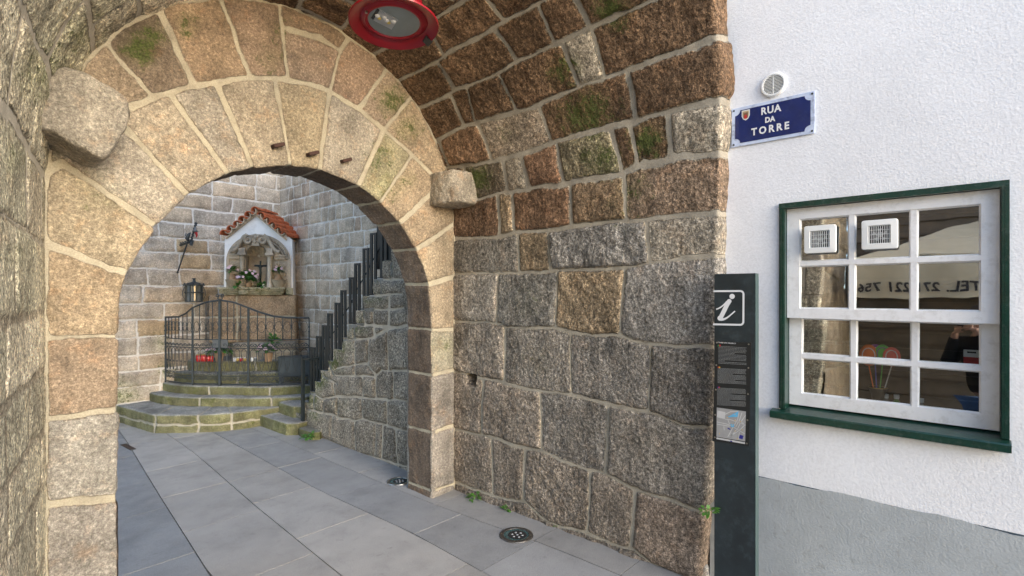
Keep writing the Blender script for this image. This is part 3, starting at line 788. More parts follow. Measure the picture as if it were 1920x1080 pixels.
for i, (a, b) in enumerate(zip(ys_, zs_)):
    nxt = ys_[i+1] if i+1 < len(ys_) else 3.57
    mb = MB(); mb.b2((XS-.005, nxt+.05, b-.16), (XC-.01, a+.06, b-.006), .012)
    me = mb.mesh('tread'); strip_attrs(me, (.23, .22, .2)); me.attributes['moss'].data.foreach_set('value', np.full(len(me.vertices), .3, np.float32))
    link('tread', me, MAT['step_granite'], stairs)
# ---- the low kerb stones at the stair foot
def ext(pts, z0, z1):
    mb = MB(); mb.prism([(p[0], p[1], z0) for p in pts], (0, 0, z1-z0)); return mb.mesh('s')
def gz0(px, py, z): return tuple(at_z(px, py, z)[:2])
def moss_side(amt):
    return lambda V, N: np.where(N[:, 2] > .6, .10, amt*.45)*(1+.4*fbm(V, 5, 77, 2))
def step_colf(V, N, c):
    w = np.clip((N[:, 2]-.45)/.3+.35*fbm(V, 8, 15, 2), 0, 1)[:, None]
    return c*w+(1-w)*np.array([.185, .175, .095])*(1+.3*fbm(V, 6, 19, 3))[:, None]
blk = empty('entry_step', 'mossy stone step with two blocks at the foot of the stair', 'step', (2.8, 6.1, 0))
k1 = [gz0(485,800,0), gz0(542,823,0), gz0(556,820,0), gz0(640,806,0), gz0(548,772,0)]
rock('step_block', ext([(2.60,6.47),(2.63,5.80),(2.72,5.70),(2.86,5.72),(2.86,6.5)], -.03, .135), MAT['step_granite'], blk, .013, .006, (.30, .29, .265), colf=step_colf, mossf=moss_side(.75), rnd=4)
rock('step_block', ext([(2.715,5.68),(2.73,5.40),(2.80,5.36),(2.87,5.42),(2.87,5.70)], -.03, .085), MAT['step_granite'], blk, .012, .006, (.215, .21, .175), colf=step_colf, mossf=moss_side(.9), rnd=4)
rock('step_block', ext([(2.80,6.36),(2.80,6.0),(2.88,5.92),(3.2,5.95),(3.2,6.4)], .1, .27), MAT['step_granite'], blk, .013, .006, (.30, .29, .265), colf=step_colf, mossf=moss_side(.8), rnd=4)
# ================================================================== tiered steps round the corner shrine
tiers = empty('stone_steps', 'mossy curved stone steps rising to the corner shrine', 'steps', (2.6, 7.2, 0))
def smooth_poly(pts, n=6):
    pts = [np.array(p, float) for p in pts]; out = []
    for i in range(len(pts)-1):
        p0 = pts[max(i-1, 0)]; p1 = pts[i]; p2 = pts[i+1]; p3 = pts[min(i+2, len(pts)-1)]
        for k in range(n):
            t = k/n
            out.append(.5*((2*p1)+(-p0+p2)*t+(2*p0-5*p1+4*p2-p3)*t*t+(-p0+3*p1-3*p2+p3)*t**3))
    out.append(pts[-1]); return [tuple(p) for p in out]
def tier(edge, z0, z1, joints, amt, name='step', voxel=.018, mid=None):
    pts = edge+[(XC-.01, edge[-1][1]), (XC-.01, YB-.01), (edge[0][0], YB-.01)]
    J = []
    for (x, y, nx, ny) in joints:
        n = np.array([nx, ny, 0.]); n /= np.linalg.norm(n); J.append(((x, y, 0), n))
    if mid: J.append(((0, 0, mid), np.array([0, 0, 1.])))
    rock(name, ext(pts, z0, z1), MAT['step_granite'], tiers, voxel, .006, (.30, .295, .27), joints=J, colf=step_colf, mossf=moss_side(amt), rnd=3)
e1 = [(1.50, 7.97), (1.66, 7.03)]+smooth_poly([(1.68, 6.98), (1.98, 6.68), (2.30, 6.47), (2.62, 6.42)])+[(2.95, 6.35)]
tier(e1, -.04, .205, [(1.67, 7.0, -.9, .75), (2.30, 6.47, 1, -.25), (2.02, 6.66, .8, -.6)], .55, mid=.088)
e2 = smooth_poly([(1.84, 7.97), (1.90, 7.62), (2.07, 7.25), (2.36, 6.89), (2.70, 6.52), (3.06, 6.22)])
tier(e2, .19, .315, [(2.16, 7.12, .6, -.8), (2.75, 6.47, .8, -.6)], .7)
e3 = smooth_poly([(1.99, 7.97), (2.05, 7.66), (2.18, 7.38), (2.42, 7.07), (2.76, 6.64), (3.16, 6.38)])
tier(e3, .30, .425, [(2.30, 7.22, .7, -.7), (2.80, 6.62, .75, -.6)], .75)
def scl(pts, k, dx=0, dy=0): return [(XC-(XC-x)*k+dx, YB-(YB-y)*k+dy) for x, y in pts]
eB = smooth_poly([(2.12, 7.97), (2.2, 7.7), (2.47, 7.26), (3.0, 6.86), (3.3, 6.72)])
tier(eB, .40, .555, [(2.62, 7.15, .7, -.7)], .5)
eA = smooth_poly([(2.27, 7.97), (2.34, 7.75), (2.62, 7.38), (3.03, 7.04), (3.4, 6.88)])
tier(eA, .54, .695, [(2.85, 7.18, .7, -.7)], .45)
# pavement round: slabs
gnd = tag(MB().poly([(-60, -60, -.03), (60, -60, -.03), (60, 60, -.03), (-60, 60, -.03)]).build('ground', MAT['grout']), kind='structure')
def bx_(i, y):
    """x of paving band line i at depth y (the lines bend left... right in the court)"""
    tab = {0: [(-6, .52), (3.2, .55), (4.8, .66), (6.8, .85), (9, 1.0)], 1: [(-6, 1.0), (3.24, 1.04), (4.8, 1.18), (6.77, 1.37), (9, 1.55)], 2: [(-6, 1.52), (2.69, 1.537), (4.04, 1.607), (5.82, 1.729), (6.8, 1.755), (9, 1.8)],
           3: [(-6, 2.10), (2.07, 2.10), (2.8, 2.13), (3.98, 2.08), (6.63, 2.13), (9, 2.15)], 4: [(-6, 2.60), (2, 2.60), (3.2, 2.52), (6.6, 2.50), (9, 2.5)], 5: [(-6, 2.99), (9, 2.99)]}
    if i < 0: return bx_(0, y)+.5*i
    a = tab[i]; return float(np.interp(y, [p[0] for p in a], [p[1] for p in a]))
V, Fq, C = [], [], []
rp = np.random.default_rng(77)
for i in range(-7, 5):
    y = -6.0-rp.uniform(0, .5)
    while y < 9:
        ln = rp.uniform(.6, 1.15); y2 = y+ln; g_ = .0035
        pts = []
        k = 3
        for q in range(k+1):
            yq = y+g_+(ln-2*g_)*q/k; pts.append((bx_(i, yq)+g_, yq))
        for q in range(k, -1, -1):
            yq = y+g_+(ln-2*g_)*q/k; pts.append((bx_(i+1, yq)-g_, yq))
        sk = rp.uniform(-.01, .01)
        base = np.array((.305, .30, .293)) if i != 0 and i != 3 else np.array((.278, .278, .278))
        if i in (1, 2): base = np.array((.335, .322, .305))
        if i <= 0: base = np.array((.235, .243, .25))
        c = base*(1+.11*rp.uniform(-1, 1)); zt = rp.uniform(-.0012, .0012)
        n = len(pts)
        o = len(V); 
        for (x, yv) in pts: V.append((x, yv, zt))
        for (x, yv) in pts: V.append((x, yv, -.025))
        for q in range(k):
            Fq.append((o+q, o+n-1-q, o+n-2-q, o+q+1))
        for q in range(n): Fq.append((o+q, o+(q+1) % n, o+n+(q+1) % n, o+n+q))
        C += [c]*(2*n); y = y2
me = np_mesh('paving', V, [tuple(f) for f in Fq], sm=False)
set_attr(me, 'Col', np.array(C), 'COL')
bm = bmesh.new(); bm.from_mesh(me); bmesh.ops.recalc_face_normals(bm, faces=bm.faces); bm.to_mesh(me); bm.free()
tag(link('pavement', me, MAT['slab_granite']), kind='structure')
# ================================================================== white house
XW = 2.95
house = empty('white_house', 'white stuccoed house wall with a grey painted base band', 'house', (XW, .4, 0))
wl0 = at_x(1462, 383, XW); wr0 = at_x(1893, 337, XW)
WY0, WY1, WZ0, WZ1 = wr0[1], wl0[1], 1.0, (wl0[2]+wr0[2])/2       # opening: right edge, left edge, sill top, head
ZD = .62
def wall_with_hole(mat, z0, z1, x, hole=True):
    mb = MB(); y0, y1 = -5.0, 1.16
    if not hole: mb.poly([(x, y1, z0), (x, y0, z0), (x, y0, z1), (x, y1, z1)])
    else:
        for (a, b, c, d) in ((y0, WY0, z0, z1), (WY1, y1, z0, z1), (WY0, WY1, z0, WZ0-.06), (WY0, WY1, WZ1, z1)):
            mb.poly([(x, b, c), (x, a, c), (x, a, d), (x, b, d)])
        for p in ([(x, WY1, WZ0-.06), (x+.2, WY1, WZ0-.06), (x+.2, WY1, WZ1), (x, WY1, WZ1)], [(x, WY0, WZ0-.06), (x, WY0, WZ1), (x+.2, WY0, WZ1), (x+.2, WY0, WZ0-.06)],
                  [(x, WY0, WZ1), (x, WY1, WZ1), (x+.2, WY1, WZ1), (x+.2, WY0, WZ1)], [(x, WY0, WZ0-.06), (x+.2, WY0, WZ0-.06), (x+.2, WY1, WZ0-.06), (x, WY1, WZ0-.06)]):
            mb.poly(p)
    bmesh.ops.remove_doubles(mb.bm, verts=mb.bm.verts, dist=1e-4)
    me = bpy.data.meshes.new('wall'); mb.bm.to_mesh(me); mb.bm.free(); return me
link('wall', wall_with_hole('stucco', ZD, 6.5, XW), MAT['stucco'], house)
mb = MB(); rz_ = random.Random(2); ys_b = [1.16-.04*k for k in range(155)]
tp = [mb.v((XW-.003, y, ZD+.005*math.sin(y*5)+.003*math.sin(y*17)+rz_.uniform(-.004, .004))) for y in ys_b]; bt = [mb.v((XW-.003, y, -.03)) for y in ys_b]
for k in range(154): mb.face([tp[k], bt[k], bt[k+1], tp[k+1]])
link('base_band', mb.mesh('base_band'), MAT['dado_paint'], house)
mb = MB()
mb.poly([(XW, 1.16, -.03), (XW, 1.16, 6.5), (XW+.2, 1.16, 6.5), (XW+.2, 1.16, -.03)]); mb.poly([(XW, 1.16, 6.5), (XW, -5, 6.5), (6.5, -5, 6.5), (6.5, 1.16, 6.5)])
mb.poly([(XW, -5, 6.5), (XW, -5, -.03), (6.5, -5, -.03), (6.5, -5, 6.5)])
mb.build('house_flank', MAT['stucco'], house)
# room behind the window
mb = MB()
x0, x1, ya, yb_, za, zb = XW+.21, 5.4, -1.4, 1.5, .55, 2.7
mb.poly([(x1, ya, za), (x1, yb_, za), (x1, yb_, zb), (x1, ya, zb)]); mb.poly([(x0, ya, za), (x1, ya, za), (x1, ya, zb), (x0, ya, zb)])
mb.poly([(x0, yb_, za), (x0, yb_, zb), (x1, yb_, zb), (x1, yb_, za)]); mb.poly([(x0, ya, za), (x0, yb_, za), (x1, yb_, za), (x1, ya, za)]); mb.poly([(x0, ya, zb), (x1, ya, zb), (x1, yb_, zb), (x0, yb_, zb)])
mb.build('room', MAT['room_brown'], house)
mb = MB()
for z in np.arange(.7, 2.6, .19): mb.b2((5.33, ya+.05, z), (5.39, yb_-.05, z+.06))
mb.build('shelf_boards', MAT['room_stripe'], house)
VZ = float(at_x(1646, 778, XW+.18)[2])
MB().b2((XW+.105, WY0-.02, VZ-.05), (XW+.62, WY1+.02, VZ-.004)).build('inner_sill', MAT['wood_shelf'], house)
# window: green outer frame > sill, sashes
win = MB()
fr = .027
win.b2((XW-.012, WY1-fr, WZ0), (XW+.12, WY1, WZ1-fr)); win.b2((XW-.012, WY0, WZ0), (XW+.12, WY0+fr, WZ1-fr)); win.b2((XW-.014, WY0, WZ1-fr), (XW+.12, WY1, WZ1))
for y in (WY1-fr*.36, WY1-fr*.7, WY0+fr*.36, WY0+fr*.7): win.b2((XW-.017, y-.0035, WZ0+.001), (XW-.013, y+.0035, WZ1-fr-.001))
window = win.build('window', MAT['green_paint'], house)
mb = MB(); mb.prism([(XW-.05, 0, WZ0-.047), (XW+.12, 0, WZ0-.047), (XW+.12, 0, WZ0+.012), (XW-.045, 0, WZ0-.012), (XW-.05, 0, WZ0-.018)], (0, 1, 0))
for v in mb.bm.verts: v.co.y = (WY0-.005) if v.co.y < .5 else (WY1+.035)
for k in (.18, .62, .86): mb.lathe([(0, .001), (.008, .001), (.008, 0)], (0, 0, 0), 8) if False else None
mb.build('sill', MAT['green_paint'], window)
IY0, IY1 = WY0+fr+.002, WY1-fr-.002
ZM = at_x(1470, 592, XW+.02)[2]
def sash(name, lab, za, zb, x, topb, botb, side=.058, mun=.022):
    """2 rows x 3 columns; returns pane rectangles"""
    mb = MB(); d = .036
    mb.b2((x, IY0, za), (x+d, IY0+side, zb)); mb.b2((x, IY1-side, za), (x+d, IY1, zb))
    mb.b2((x, IY0+side, zb-topb), (x+d, IY1-side, zb)); mb.b2((x, IY0+side, za), (x+d, IY1-side, za+botb))
    ya, yb2 = IY0+side, IY1-side; zc = (za+botb+zb-topb)/2; pw = (yb2-ya-2*mun)/3
    mb.b2((x+.002, ya, zc-mun/2), (x+d-.004, yb2, zc+mun/2))
    panes = []
    for i in range(3):
        y0 = ya+i*(pw+mun)
        if i < 2:
            mb.b2((x+.0035, y0+pw, za+botb), (x+d-.002, y0+pw+mun, zc-mun/2)); mb.b2((x+.0035, y0+pw, zc+mun/2), (x+d-.002, y0+pw+mun, zb-topb))
        for (z0, z1) in ((za+botb, zc-mun/2), (zc+mun/2, zb-topb)): panes.append((y0, y0+pw, z0, z1))
    # glazing beads: small chamfer strips round each pane
    for (y0, y1, z0, z1) in panes:
        b = .007
        for (p, q, n) in (((y0, z0), (y1, z0), (0, b)), ((y1, z0), (y1, z1), (-b, 0)), ((y1, z1), (y0, z1), (0, -b)), ((y0, z1), (y0, z0), (b, 0))):
            mb.poly([(x+.006, p[0], p[1]), (x+.006, q[0], q[1]), (x+.017, q[0]+n[0], q[1]+n[1]), (x+.017, p[0]+n[0], p[1]+n[1])])
    s = tag(mb.build(name, MAT['white_paint'], window), lab)
    gm = MB()
    for (y0, y1, z0, z1) in panes:
        yc, zc2 = (y0+y1)/2, (z0+z1)/2; xx = x+.019
        j = random.uniform(-.004, .004); j2 = random.uniform(-.003, .003)
        f = lambda y, z: (xx+(-.028+j)*(y-yc)*1.0+(.044+j2)*(z-zc2)*1.0, y, z)
        e = .004
        gm.poly([f(y0-e, z0-e), f(y1+e, z0-e), f(y1+e, z1+e), f(y0-e, z1+e)])
    gm.build('panes', MAT['window_glass'], s)
    return panes
p_up = sash('sash', 'front upper sash of six panes', ZM-.01, WZ1-fr-.002, XW+.022, .055, .05)
p_lo = sash('sash', 'lower sash of six panes set further back', WZ0+.014, ZM+.012, XW+.064, .024, .062)
# fans on the upper panes
def fan(px, py, label):
    p = at_x(px, py, XW-.012); t = empty('extractor_fan', label, 'fan', tuple(p), 'square plastic fans on the upper window panes')
    M = lambda a, b, c: (p[0]+a, p[1]+b, p[2]+c)
    mb = MB()
    def rr(wy, wz, r, x):
        o_ = []
        for (sy, sz, a0) in ((1, 1, 0), (-1, 1, 90), (-1, -1, 180), (1, -1, 270)):
            for k in range(5): an = R(a0+22.5*k); o_.append(M(x, sy*(wy/2-r)+r*math.cos(an), sz*(wz/2-r)+r*math.sin(an)))
        return [mb.v(q) for q in o_]
    loops = [rr(.140, .138, .010, .030), rr(.140, .138, .010, .012), rr(.135, .133, .010, .007), rr(.088, .086, .004, .005), rr(.084, .082, .003, .010), rr(.084, .082, .003, .034)]
    for A, B in zip(loops, loops[1:]):
        for k in range(20): mb.face([A[k], A[(k+1) % 20], B[(k+1) % 20], B[k]])
    mb.build('housing', MAT['white_plastic'], t, auto=40)
    mb = MB()
    for k in range(10): mb.box(M(.013, -.0375+k*.00835, 0), (.010, .0017, .0815))
    for k in range(3): mb.box(M(.012, 0, -.021+k*.021), (.003, .083, .0016))
    mb.build('grille', MAT['white_plastic'], t)
    mb = MB(); mb.box(M(.036, 0, 0), (.003, .086, .084))
    mb.build('backing', MAT['dark_plastic'], t)
    mb = MB(); mb.M = Matrix.Translation(Vector(M(.030, 0, 0))) @ Matrix.Rotation(R(-90), 4, 'Y'); mb.lathe([(0, .008), (.012, .006), (.013, 0)], n=16)
    for k in range(5):
        a = 2*PI*k/5; mb.prism([(.012*math.cos(a), .012*math.sin(a), 0), (.03*math.cos(a-.3), .03*math.sin(a-.3), .002), (.031*math.cos(a+.35), .031*math.sin(a+.35), .004)], (0, 0, .001))
    mb.build('rotor', MAT['led_plate'], t)
fan(1536, 448, 'white square extractor fan on the top left window pane')
fan(1648, 439, 'white square extractor fan on the top middle window pane')
# things on the inner sill
def at_in(px, py, X): return at_x(px, py, X)
XV = XW+.18
vz = VZ
b = at_in(1646, 775, XV); vy = b[1]
t = empty('vase', 'dark boot-shaped vase holding the coloured sticks on the sill', 'vase', (XV, vy, vz))
mb = MB(); mb.lathe([(0, 0), (.032, 0), (.036, .02), (.024, .06), (.028, .10), (.040, .135), (.036, .137), (.022, .10), (0, .06)], (XV, vy, vz), 20); mb.build('body', MAT['vase_dark'], t, sm=True)
mb = MB(); mb.tube([(XV+.039*math.cos(2*PI*k/20), vy+.039*math.sin(2*PI*k/20), vz+.136) for k in range(20)], .003, 6, closed=True); mb.build('rim', MAT['gold_lid'], t, sm=True)
for (px, py, m, sm_, lab, r_) in ((1629, 666, 'toy_orange', 'toy_orange', 'orange paddle toy on a stick, leftmost in the vase', .048), (1641, 664, 'toy_purple', 'stick_blue', 'purple paddle toy on a blue stick overlapping the orange one', .045),
                        (1655, 663, 'toy_green', 'toy_green', 'green paddle toy on a green stick in the vase', .040), (1672, 669, 'toy_coral', 'stick_white', 'coral red paddle toy on a stick, rightmost in the vase', .042)):
    xx = XV+(.01 if m in ('toy_purple',) else -.012 if m == 'toy_coral' else 0)
    c = at_in(px, py, xx); t = empty('paddle_toy', lab, 'toy', tuple(c), 'coloured paddle toys in the vase')
    mb = MB(); mb.M = Matrix.Translation(Vector(c)) @ Matrix.Rotation(R(90), 4, 'Y') @ Matrix.Diagonal((1.12, .86, 1, 1))
    mb.lathe([(0, .004), (r_*.8, .005), (r_, .0), (r_*.8, -.005), (0, -.004)], n=24)
    h = mb.build('disc', MAT[m], t, sm=True)
    mb = MB(); ring_ = [(c[0]-.007, c[1]+r_*.55*math.cos(2*PI*k/20), c[2]+r_*.75*math.sin(2*PI*k/20)) for k in range(20)]
    mb.tube(ring_, .0022, 5, closed=True); mb.build('rim_ring', MAT['stick_white' if m != 'toy_green' else 'toy_purple'], t)
    mb = MB(); mb.tube([(c[0], c[1], c[2]-r_), (XV, vy+(c[1]-vy)*.25, vz+.08)], .0028, 6); mb.build('stick', MAT[sm_], t)
for (px, py, X, lab, cap) in ((1661, 752, XV+.02, 'small white capped bottle right beside the vase', 'white_plastic'), (1681, 752, XV+.03, 'green labelled bottle on the window sill', 'bottle_green'), (1727, 752, XV, 'clear white capped bottle behind the lower right pane', 'white_plastic')):
    q = at_in(px, py, X); t = empty('bottle', lab, 'bottle', (X, q[1], vz), 'small bottles on the window sill')
    mb = MB(); mb.lathe([(0, 0), (.017, 0), (.018, .01), (.018, .065), (.009, .08), (.009, .088)], (X, q[1], vz), 16); mb.build('body', MAT['lantern_glass' if cap == 'white_plastic' else 'bottle_green'], t, sm=True)
    mb = MB(); mb.lathe([(.011, .085), (.012, .105), (0, .106)], (X, q[1], vz), 14); mb.build('cap', MAT['white_plastic'], t, auto=40)
    mb = MB(); mb.lathe([(.0186, .02), (.0186, .055)], (X, q[1], vz), 16); mb.build('paper_label', MAT['toy_green' if cap == 'bottle_green' else 'print_grey'], t, sm=True)
q = at_in(1822, 672, XW+.14); t = empty('card_box', 'white and red card box behind the right window pane', 'box', tuple(q))
mb = MB(); mb.box((q[0], q[1], q[2]+.022), (.03, .055, .03)); mb.build('top_half', MAT['print_white'], t)
mb = MB(); mb.box((q[0], q[1], q[2]-.014), (.03, .055, .04)); mb.build('bottom_half', MAT['print_red'], t)
mb = MB(); mb.box((q[0]-.016, q[1], q[2]+.028), (.002, .03, .007)); mb.build('dark_panel', MAT['dark_plastic'], t)
# ================================================================== vent and street sign
def text_mesh(txt, size, mat, parent, M, name='lettering', ext_=.0008, space=1.0, off=0.0, align='CENTER'):
    cu = bpy.data.curves.new('t', 'FONT'); cu.body = txt; cu.size = size; cu.extrude = ext_; cu.offset = off
    cu.align_x = align; cu.align_y = 'CENTER'; cu.space_character = space; cu.resolution_u = 3
    o = bpy.data.objects.new('t', cu); COL.objects.link(o); dg = bpy.context.evaluated_depsgraph_get(); dg.update()
    me = bpy.data.meshes.new_from_object(o.evaluated_get(dg)); bpy.data.objects.remove(o)
    me.transform(M); me.materials.clear(); return link(name, me, mat, parent)
# basis on the white wall: local x -> -Y (right in picture), local y -> +Z, local z -> -X (out of the wall)
BW = Matrix(((0, 0, -1, 0), (-1, 0, 0, 0), (0, 1, 0, 0), (0, 0, 0, 1)))
def on_wall(p): return Matrix.Translation(Vector(p)) @ BW
c = at_x(1451, 160, XW)
t = empty('round_vent', 'round white louvred vent above the blue street sign', 'vent', tuple(c))
M = on_wall(c)
mb = MB(); mb.M = M; mb.lathe([(.062, 0), (.062, .010), (.057, .016), (.050, .016), (.049, .008)], n=40); mb.build('ring', MAT['white_plastic'], t, auto=35)
mb = MB(); mb.M = M; mb.lathe([(.050, .002), (0, .002)], n=32); mb.build('backing', MAT['dark_plastic'], t)
mb = MB(); mb.M = M
for k in range(13):
    y = -.045+k*.0075; hw = math.sqrt(max(.0495**2-y*y, 0)); mb.box((0, y, .010), (2*hw, .0036, .008), Matrix.Rotation(R(25), 4, 'X'))
mb.box((0, 0, .013), (.0028, .098, .004)); mb.build('louvres', MAT['white_plastic'], t)
a, b_, c_, d_ = at_x(1373, 205, XW), at_x(1529, 171, XW), at_x(1527, 250, XW), at_x(1374, 278, XW)
sc_ = (a+b_+c_+d_)/4; sw = abs(a[1]-b_[1]); sh = abs((a[2]+b_[2])/2-(c_[2]+d_[2])/2)
sign = empty('street_sign', 'blue enamel street name plate with white border on the white wall', 'street sign', tuple(sc_))
tilt_ = math.atan2(((a[2]+d_[2])-(b_[2]+c_[2]))/2, sw)
M = on_wall(sc_) @ Matrix.Rotation(-tilt_, 4, 'Z')
mb = MB(); mb.M = M; mb.box((0, 0, .006), (sw, sh, .006), None, .002, 2); mb.build('plate', MAT['sign_rim'], sign)
def sign_field(wx, wy, r, z, n=8):
    pts = []
    for (sx, sy, a0) in ((1, 1, 180), (-1, 1, 270), (-1, -1, 0), (1, -1, 90)):
        for k in range(n+1):
            an = R(a0+90*(1-k/n)) if True else 0
            pts.append((sx*wx+r*math.cos(an), sy*wy+r*math.sin(an), z))
    return pts
def scallop(wx, wy, r, z, n=8):
    out = []
    for (sx, sy, s0, s1) in ((1, 1, 270, 180), (-1, 1, 360, 270), (-1, -1, 90, 0), (1, -1, 180, 90)):
        for k in range(n+1):
            an = R(s0+(s1-s0)*k/n); out.append((sx*wx+r*math.cos(an), sy*wy+r*math.sin(an), z))
    return out
ix, iy = sw/2-.019, sh/2-.017
mb = MB(); mb.M = M; f = mb.face([mb.v(p) for p in scallop(ix, iy, .027, .0098)]); mb.build('blue_field', MAT['sign_blue'], sign)
for sx in (1, -1):
    for sy in (1, -1): mb = MB(); mb.M = M; mb.lathe([(.0055, .009), (.005, .012), (0, .0125)], (sx*(sw/2-.012), sy*(sh/2-.013), 0), 10); mb.build('screw', MAT['iron'], sign)
for txt, y, s, sp, x in (('RUA', .056, .052, 1.15, -.002), ('DA', .006, .038, 1.05, -.006), ('TORRE', -.044, .052, 1.45, -.006)):
    text_mesh(txt, s, MAT['print_white'], sign, M @ Matrix.Translation((x, y, .0104)) @ Matrix.Diagonal((.88, 1, 1, 1)), off=.0016, space=sp)
crest = MB(); crest.M = M @ Matrix.Translation((-.128, .058, 0))
shp = lambda k, z: [(-.021*k, .026*k, z), (.021*k, .026*k, z), (.021*k, -.006*k, z), (.013*k, -.022*k, z), (0, -.03*k, z), (-.013*k, -.022*k, z), (-.021*k, -.006*k, z)]
crest.poly(shp(1, .0102)); cr = crest.build('crest', MAT['print_white'], sign)
mb = MB(); mb.M = M @ Matrix.Translation((-.128, .058, 0)); mb.poly(shp(.82, .0106)); mb.build('crest_shield', MAT['crest_tan'], cr)
mb = MB(); mb.M = M @ Matrix.Translation((-.128, .055, 0))
mb.poly([(-.011, -.014, .011), (.011, -.014, .011), (.012, .012, .011), (-.012, .012, .011)]); 
for k in (-.010, -.0034, .0034, .010): mb.poly([(k-.002, .012, .011), (k+.002, .012, .011), (k+.002, .018, .011), (k-.002, .018, .011)])
mb.build('crest_tower', MAT['crest_brown'], cr)
mb = MB(); mb.M = M @ Matrix.Translation((-.128, .05, 0)); mb.poly([(-.008, -.012, .0114), (.008, -.012, .0114), (.006, .008, .0114), (-.006, .008, .0114)]); mb.build('crest_gate', MAT['crest_red'], cr)
# ================================================================== information totem
XT = 2.75
ta, tb = at_x(1339, 514, XT), at_x(1417, 512, XT)
TY1, TY0, TZ = ta[1], tb[1], (ta[2]+tb[2])/2
tot = empty('information_totem', 'tall dark slate information totem with an i symbol and town map', 'totem', (XT+.03, (TY0+TY1)/2, 0))
MB().b2((XT, TY0+.003, -.02), (XT+.045, TY1, TZ), .002, 1).build('panel', MAT['totem_paint'], tot)
MB().b2((XT-.001, TY0, -.02), (XT+.046, TY0+.0028, TZ-.001)).build('side_edge', MAT['totem_edge'], tot)
BT = Matrix(((0, 0, -1, XT), (-1, 0, 0, 0), (0, 1, 0, 0), (0, 0, 0, 1)))     # local (x right = -Y, y up, z out)
def tt(px, py): q = at_x(px, py, XT); return (-q[1], q[2])
def band(mb, pts, w, z):
    """flat stroke along pts with round joints"""
    pts = [Vector((p[0], p[1], 0)) for p in pts]; L_, R_ = [], []
    for i, p in enumerate(pts):
        t_ = (pts[min(i+1, len(pts)-1)]-pts[max(i-1, 0)]).normalized(); n_ = Vector((-t_.y, t_.x, 0))
        ww = w[i] if hasattr(w, '__len__') else w
        L_.append(mb.v((p.x+n_.x*ww/2, p.y+n_.y*ww/2, z))); R_.append(mb.v((p.x-n_.x*ww/2, p.y-n_.y*ww/2, z)))
    for i in range(len(pts)-1): mb.face([L_[i], R_[i], R_[i+1], L_[i+1]])
def disc2(mb, c, r, z, n=20, ry=None): mb.face([mb.v((c[0]+r*math.cos(2*PI*k/n), c[1]+(ry or r)*math.sin(2*PI*k/n), z)) for k in range(n)])
Z5 = lambda x, y: tt(1320+x/5.142, 490+y/5.142)
mb = MB(); mb.M = BT
cn = [Z5(92, 288)]+[Z5(350, 286)]+[Z5(350+32*math.sin(a), 318-32*math.cos(a)) for a in np.linspace(.3, PI/2, 6)]+[Z5(380, 580)]+[Z5(350+30*math.cos(a), 582+30*math.sin(a)) for a in np.linspace(.2, PI/2, 6)]+[Z5(88, 607)]
band(mb, cn, .0095, .0012)
mb.build('symbol_frame', MAT['print_white'], tot)
mb = MB(); mb.M = BT
disc2(mb, Z5(272, 338), .0135, .0014)
def bz(p, n=10):
    p = [np.array(q, float) for q in p]; out = []
    for t_ in np.linspace(0, 1, n): out.append(tuple((1-t_)**3*p[0]+3*(1-t_)**2*t_*p[1]+3*(1-t_)*t_*t_*p[2]+t_**3*p[3]))
    return out
band(mb, [Z5(*q) for q in bz([(118, 462), (160, 450), (190, 425), (222, 385)])], .0068, .0014)
stem_ = [Z5(245, 382), Z5(222, 420), Z5(198, 470), Z5(175, 515), Z5(160, 545)]
band(mb, stem_, .0225, .00155); disc2(mb, Z5(245, 384), .0112, .0016); disc2(mb, Z5(156, 548), .0135, .00165)
band(mb, [Z5(*q) for q in bz([(165, 560), (220, 565), (260, 510), (300, 480)])], [.014, .0125, .0105, .009, .008, .0072, .0066, .0064, .0064, .0064], .0017)
mb.build('i_symbol', MAT['print_white'], tot)
pts = [tt(1342, 640), tt(1409, 642), tt(1405, 837), tt(1336, 827)]
mb = MB(); mb.M = BT; mb.prism([(p[0], p[1], .0) for p in pts], (0, 0, .002)); mb.build('text_plate', MAT['print_black'], tot)
Z6 = lambda x, y: tt(1320+x/6, 680+y/6)
mb = MB(); mb.M = BT; rt = random.Random(4)
def para(mb, A, n, x0, x1, y0, dy, f):
    for k in range(n):
        y = y0+k*dy; e = x1-(x1-x0)*(rt.uniform(.3, .8) if k % 6 == 5 else 0)
        x = x0
        while x < e-6:
            w_ = rt.uniform(8, 26); x2 = min(x+w_, e)
            p, q = f(x, y+(x-x0)*.055), f(x2, y+(x2-x0)*.055); h = .0016
            mb.poly([(p[0], p[1], .0024), (q[0], q[1], .0024), (q[0], q[1]+h, .0024), (p[0], p[1]+h, .0024)]); x = x2+3
for a_ in ((14, 140, 410, 820, 12.5, Z5), (15, 155, 475, 64, 11.5, Z6), (17, 150, 472, 285, 11.8, Z6)): mb = MB(); mb.M = BT; para(mb, None, *a_); mb.build('paragraph', MAT['print_grey'], tot)
q = Z5(215, 787); text_mesh('A TORRE DOS FERREIROS', .0085, MAT['print_white'], tot, BT @ Matrix.Translation((q[0], q[1], .0024)), name='title', ext_=.0002)
for (f, x, y, cs) in ((Z5, 148, 812, ('print_green', 'print_red')), (Z6, 170, 52, ('print_red', 'print_yellow')), (Z6, 165, 277, ('map_navy', 'print_red'))):
    for k, mn in enumerate(cs):
        p, q = f(x-14+14*k, y-8), f(x+14*k, y+8); mb = MB(); mb.M = BT; mb.poly([(p[0], p[1], .0026), (p[0], q[1], .0026), (q[0], q[1], .0026), (q[0], p[1], .0026)][::-1]); mb.build('flag_half', MAT[mn], tot)
mp = [Z6(145, 503), Z6(474, 548), Z6(465, 885), Z6(142, 832)]
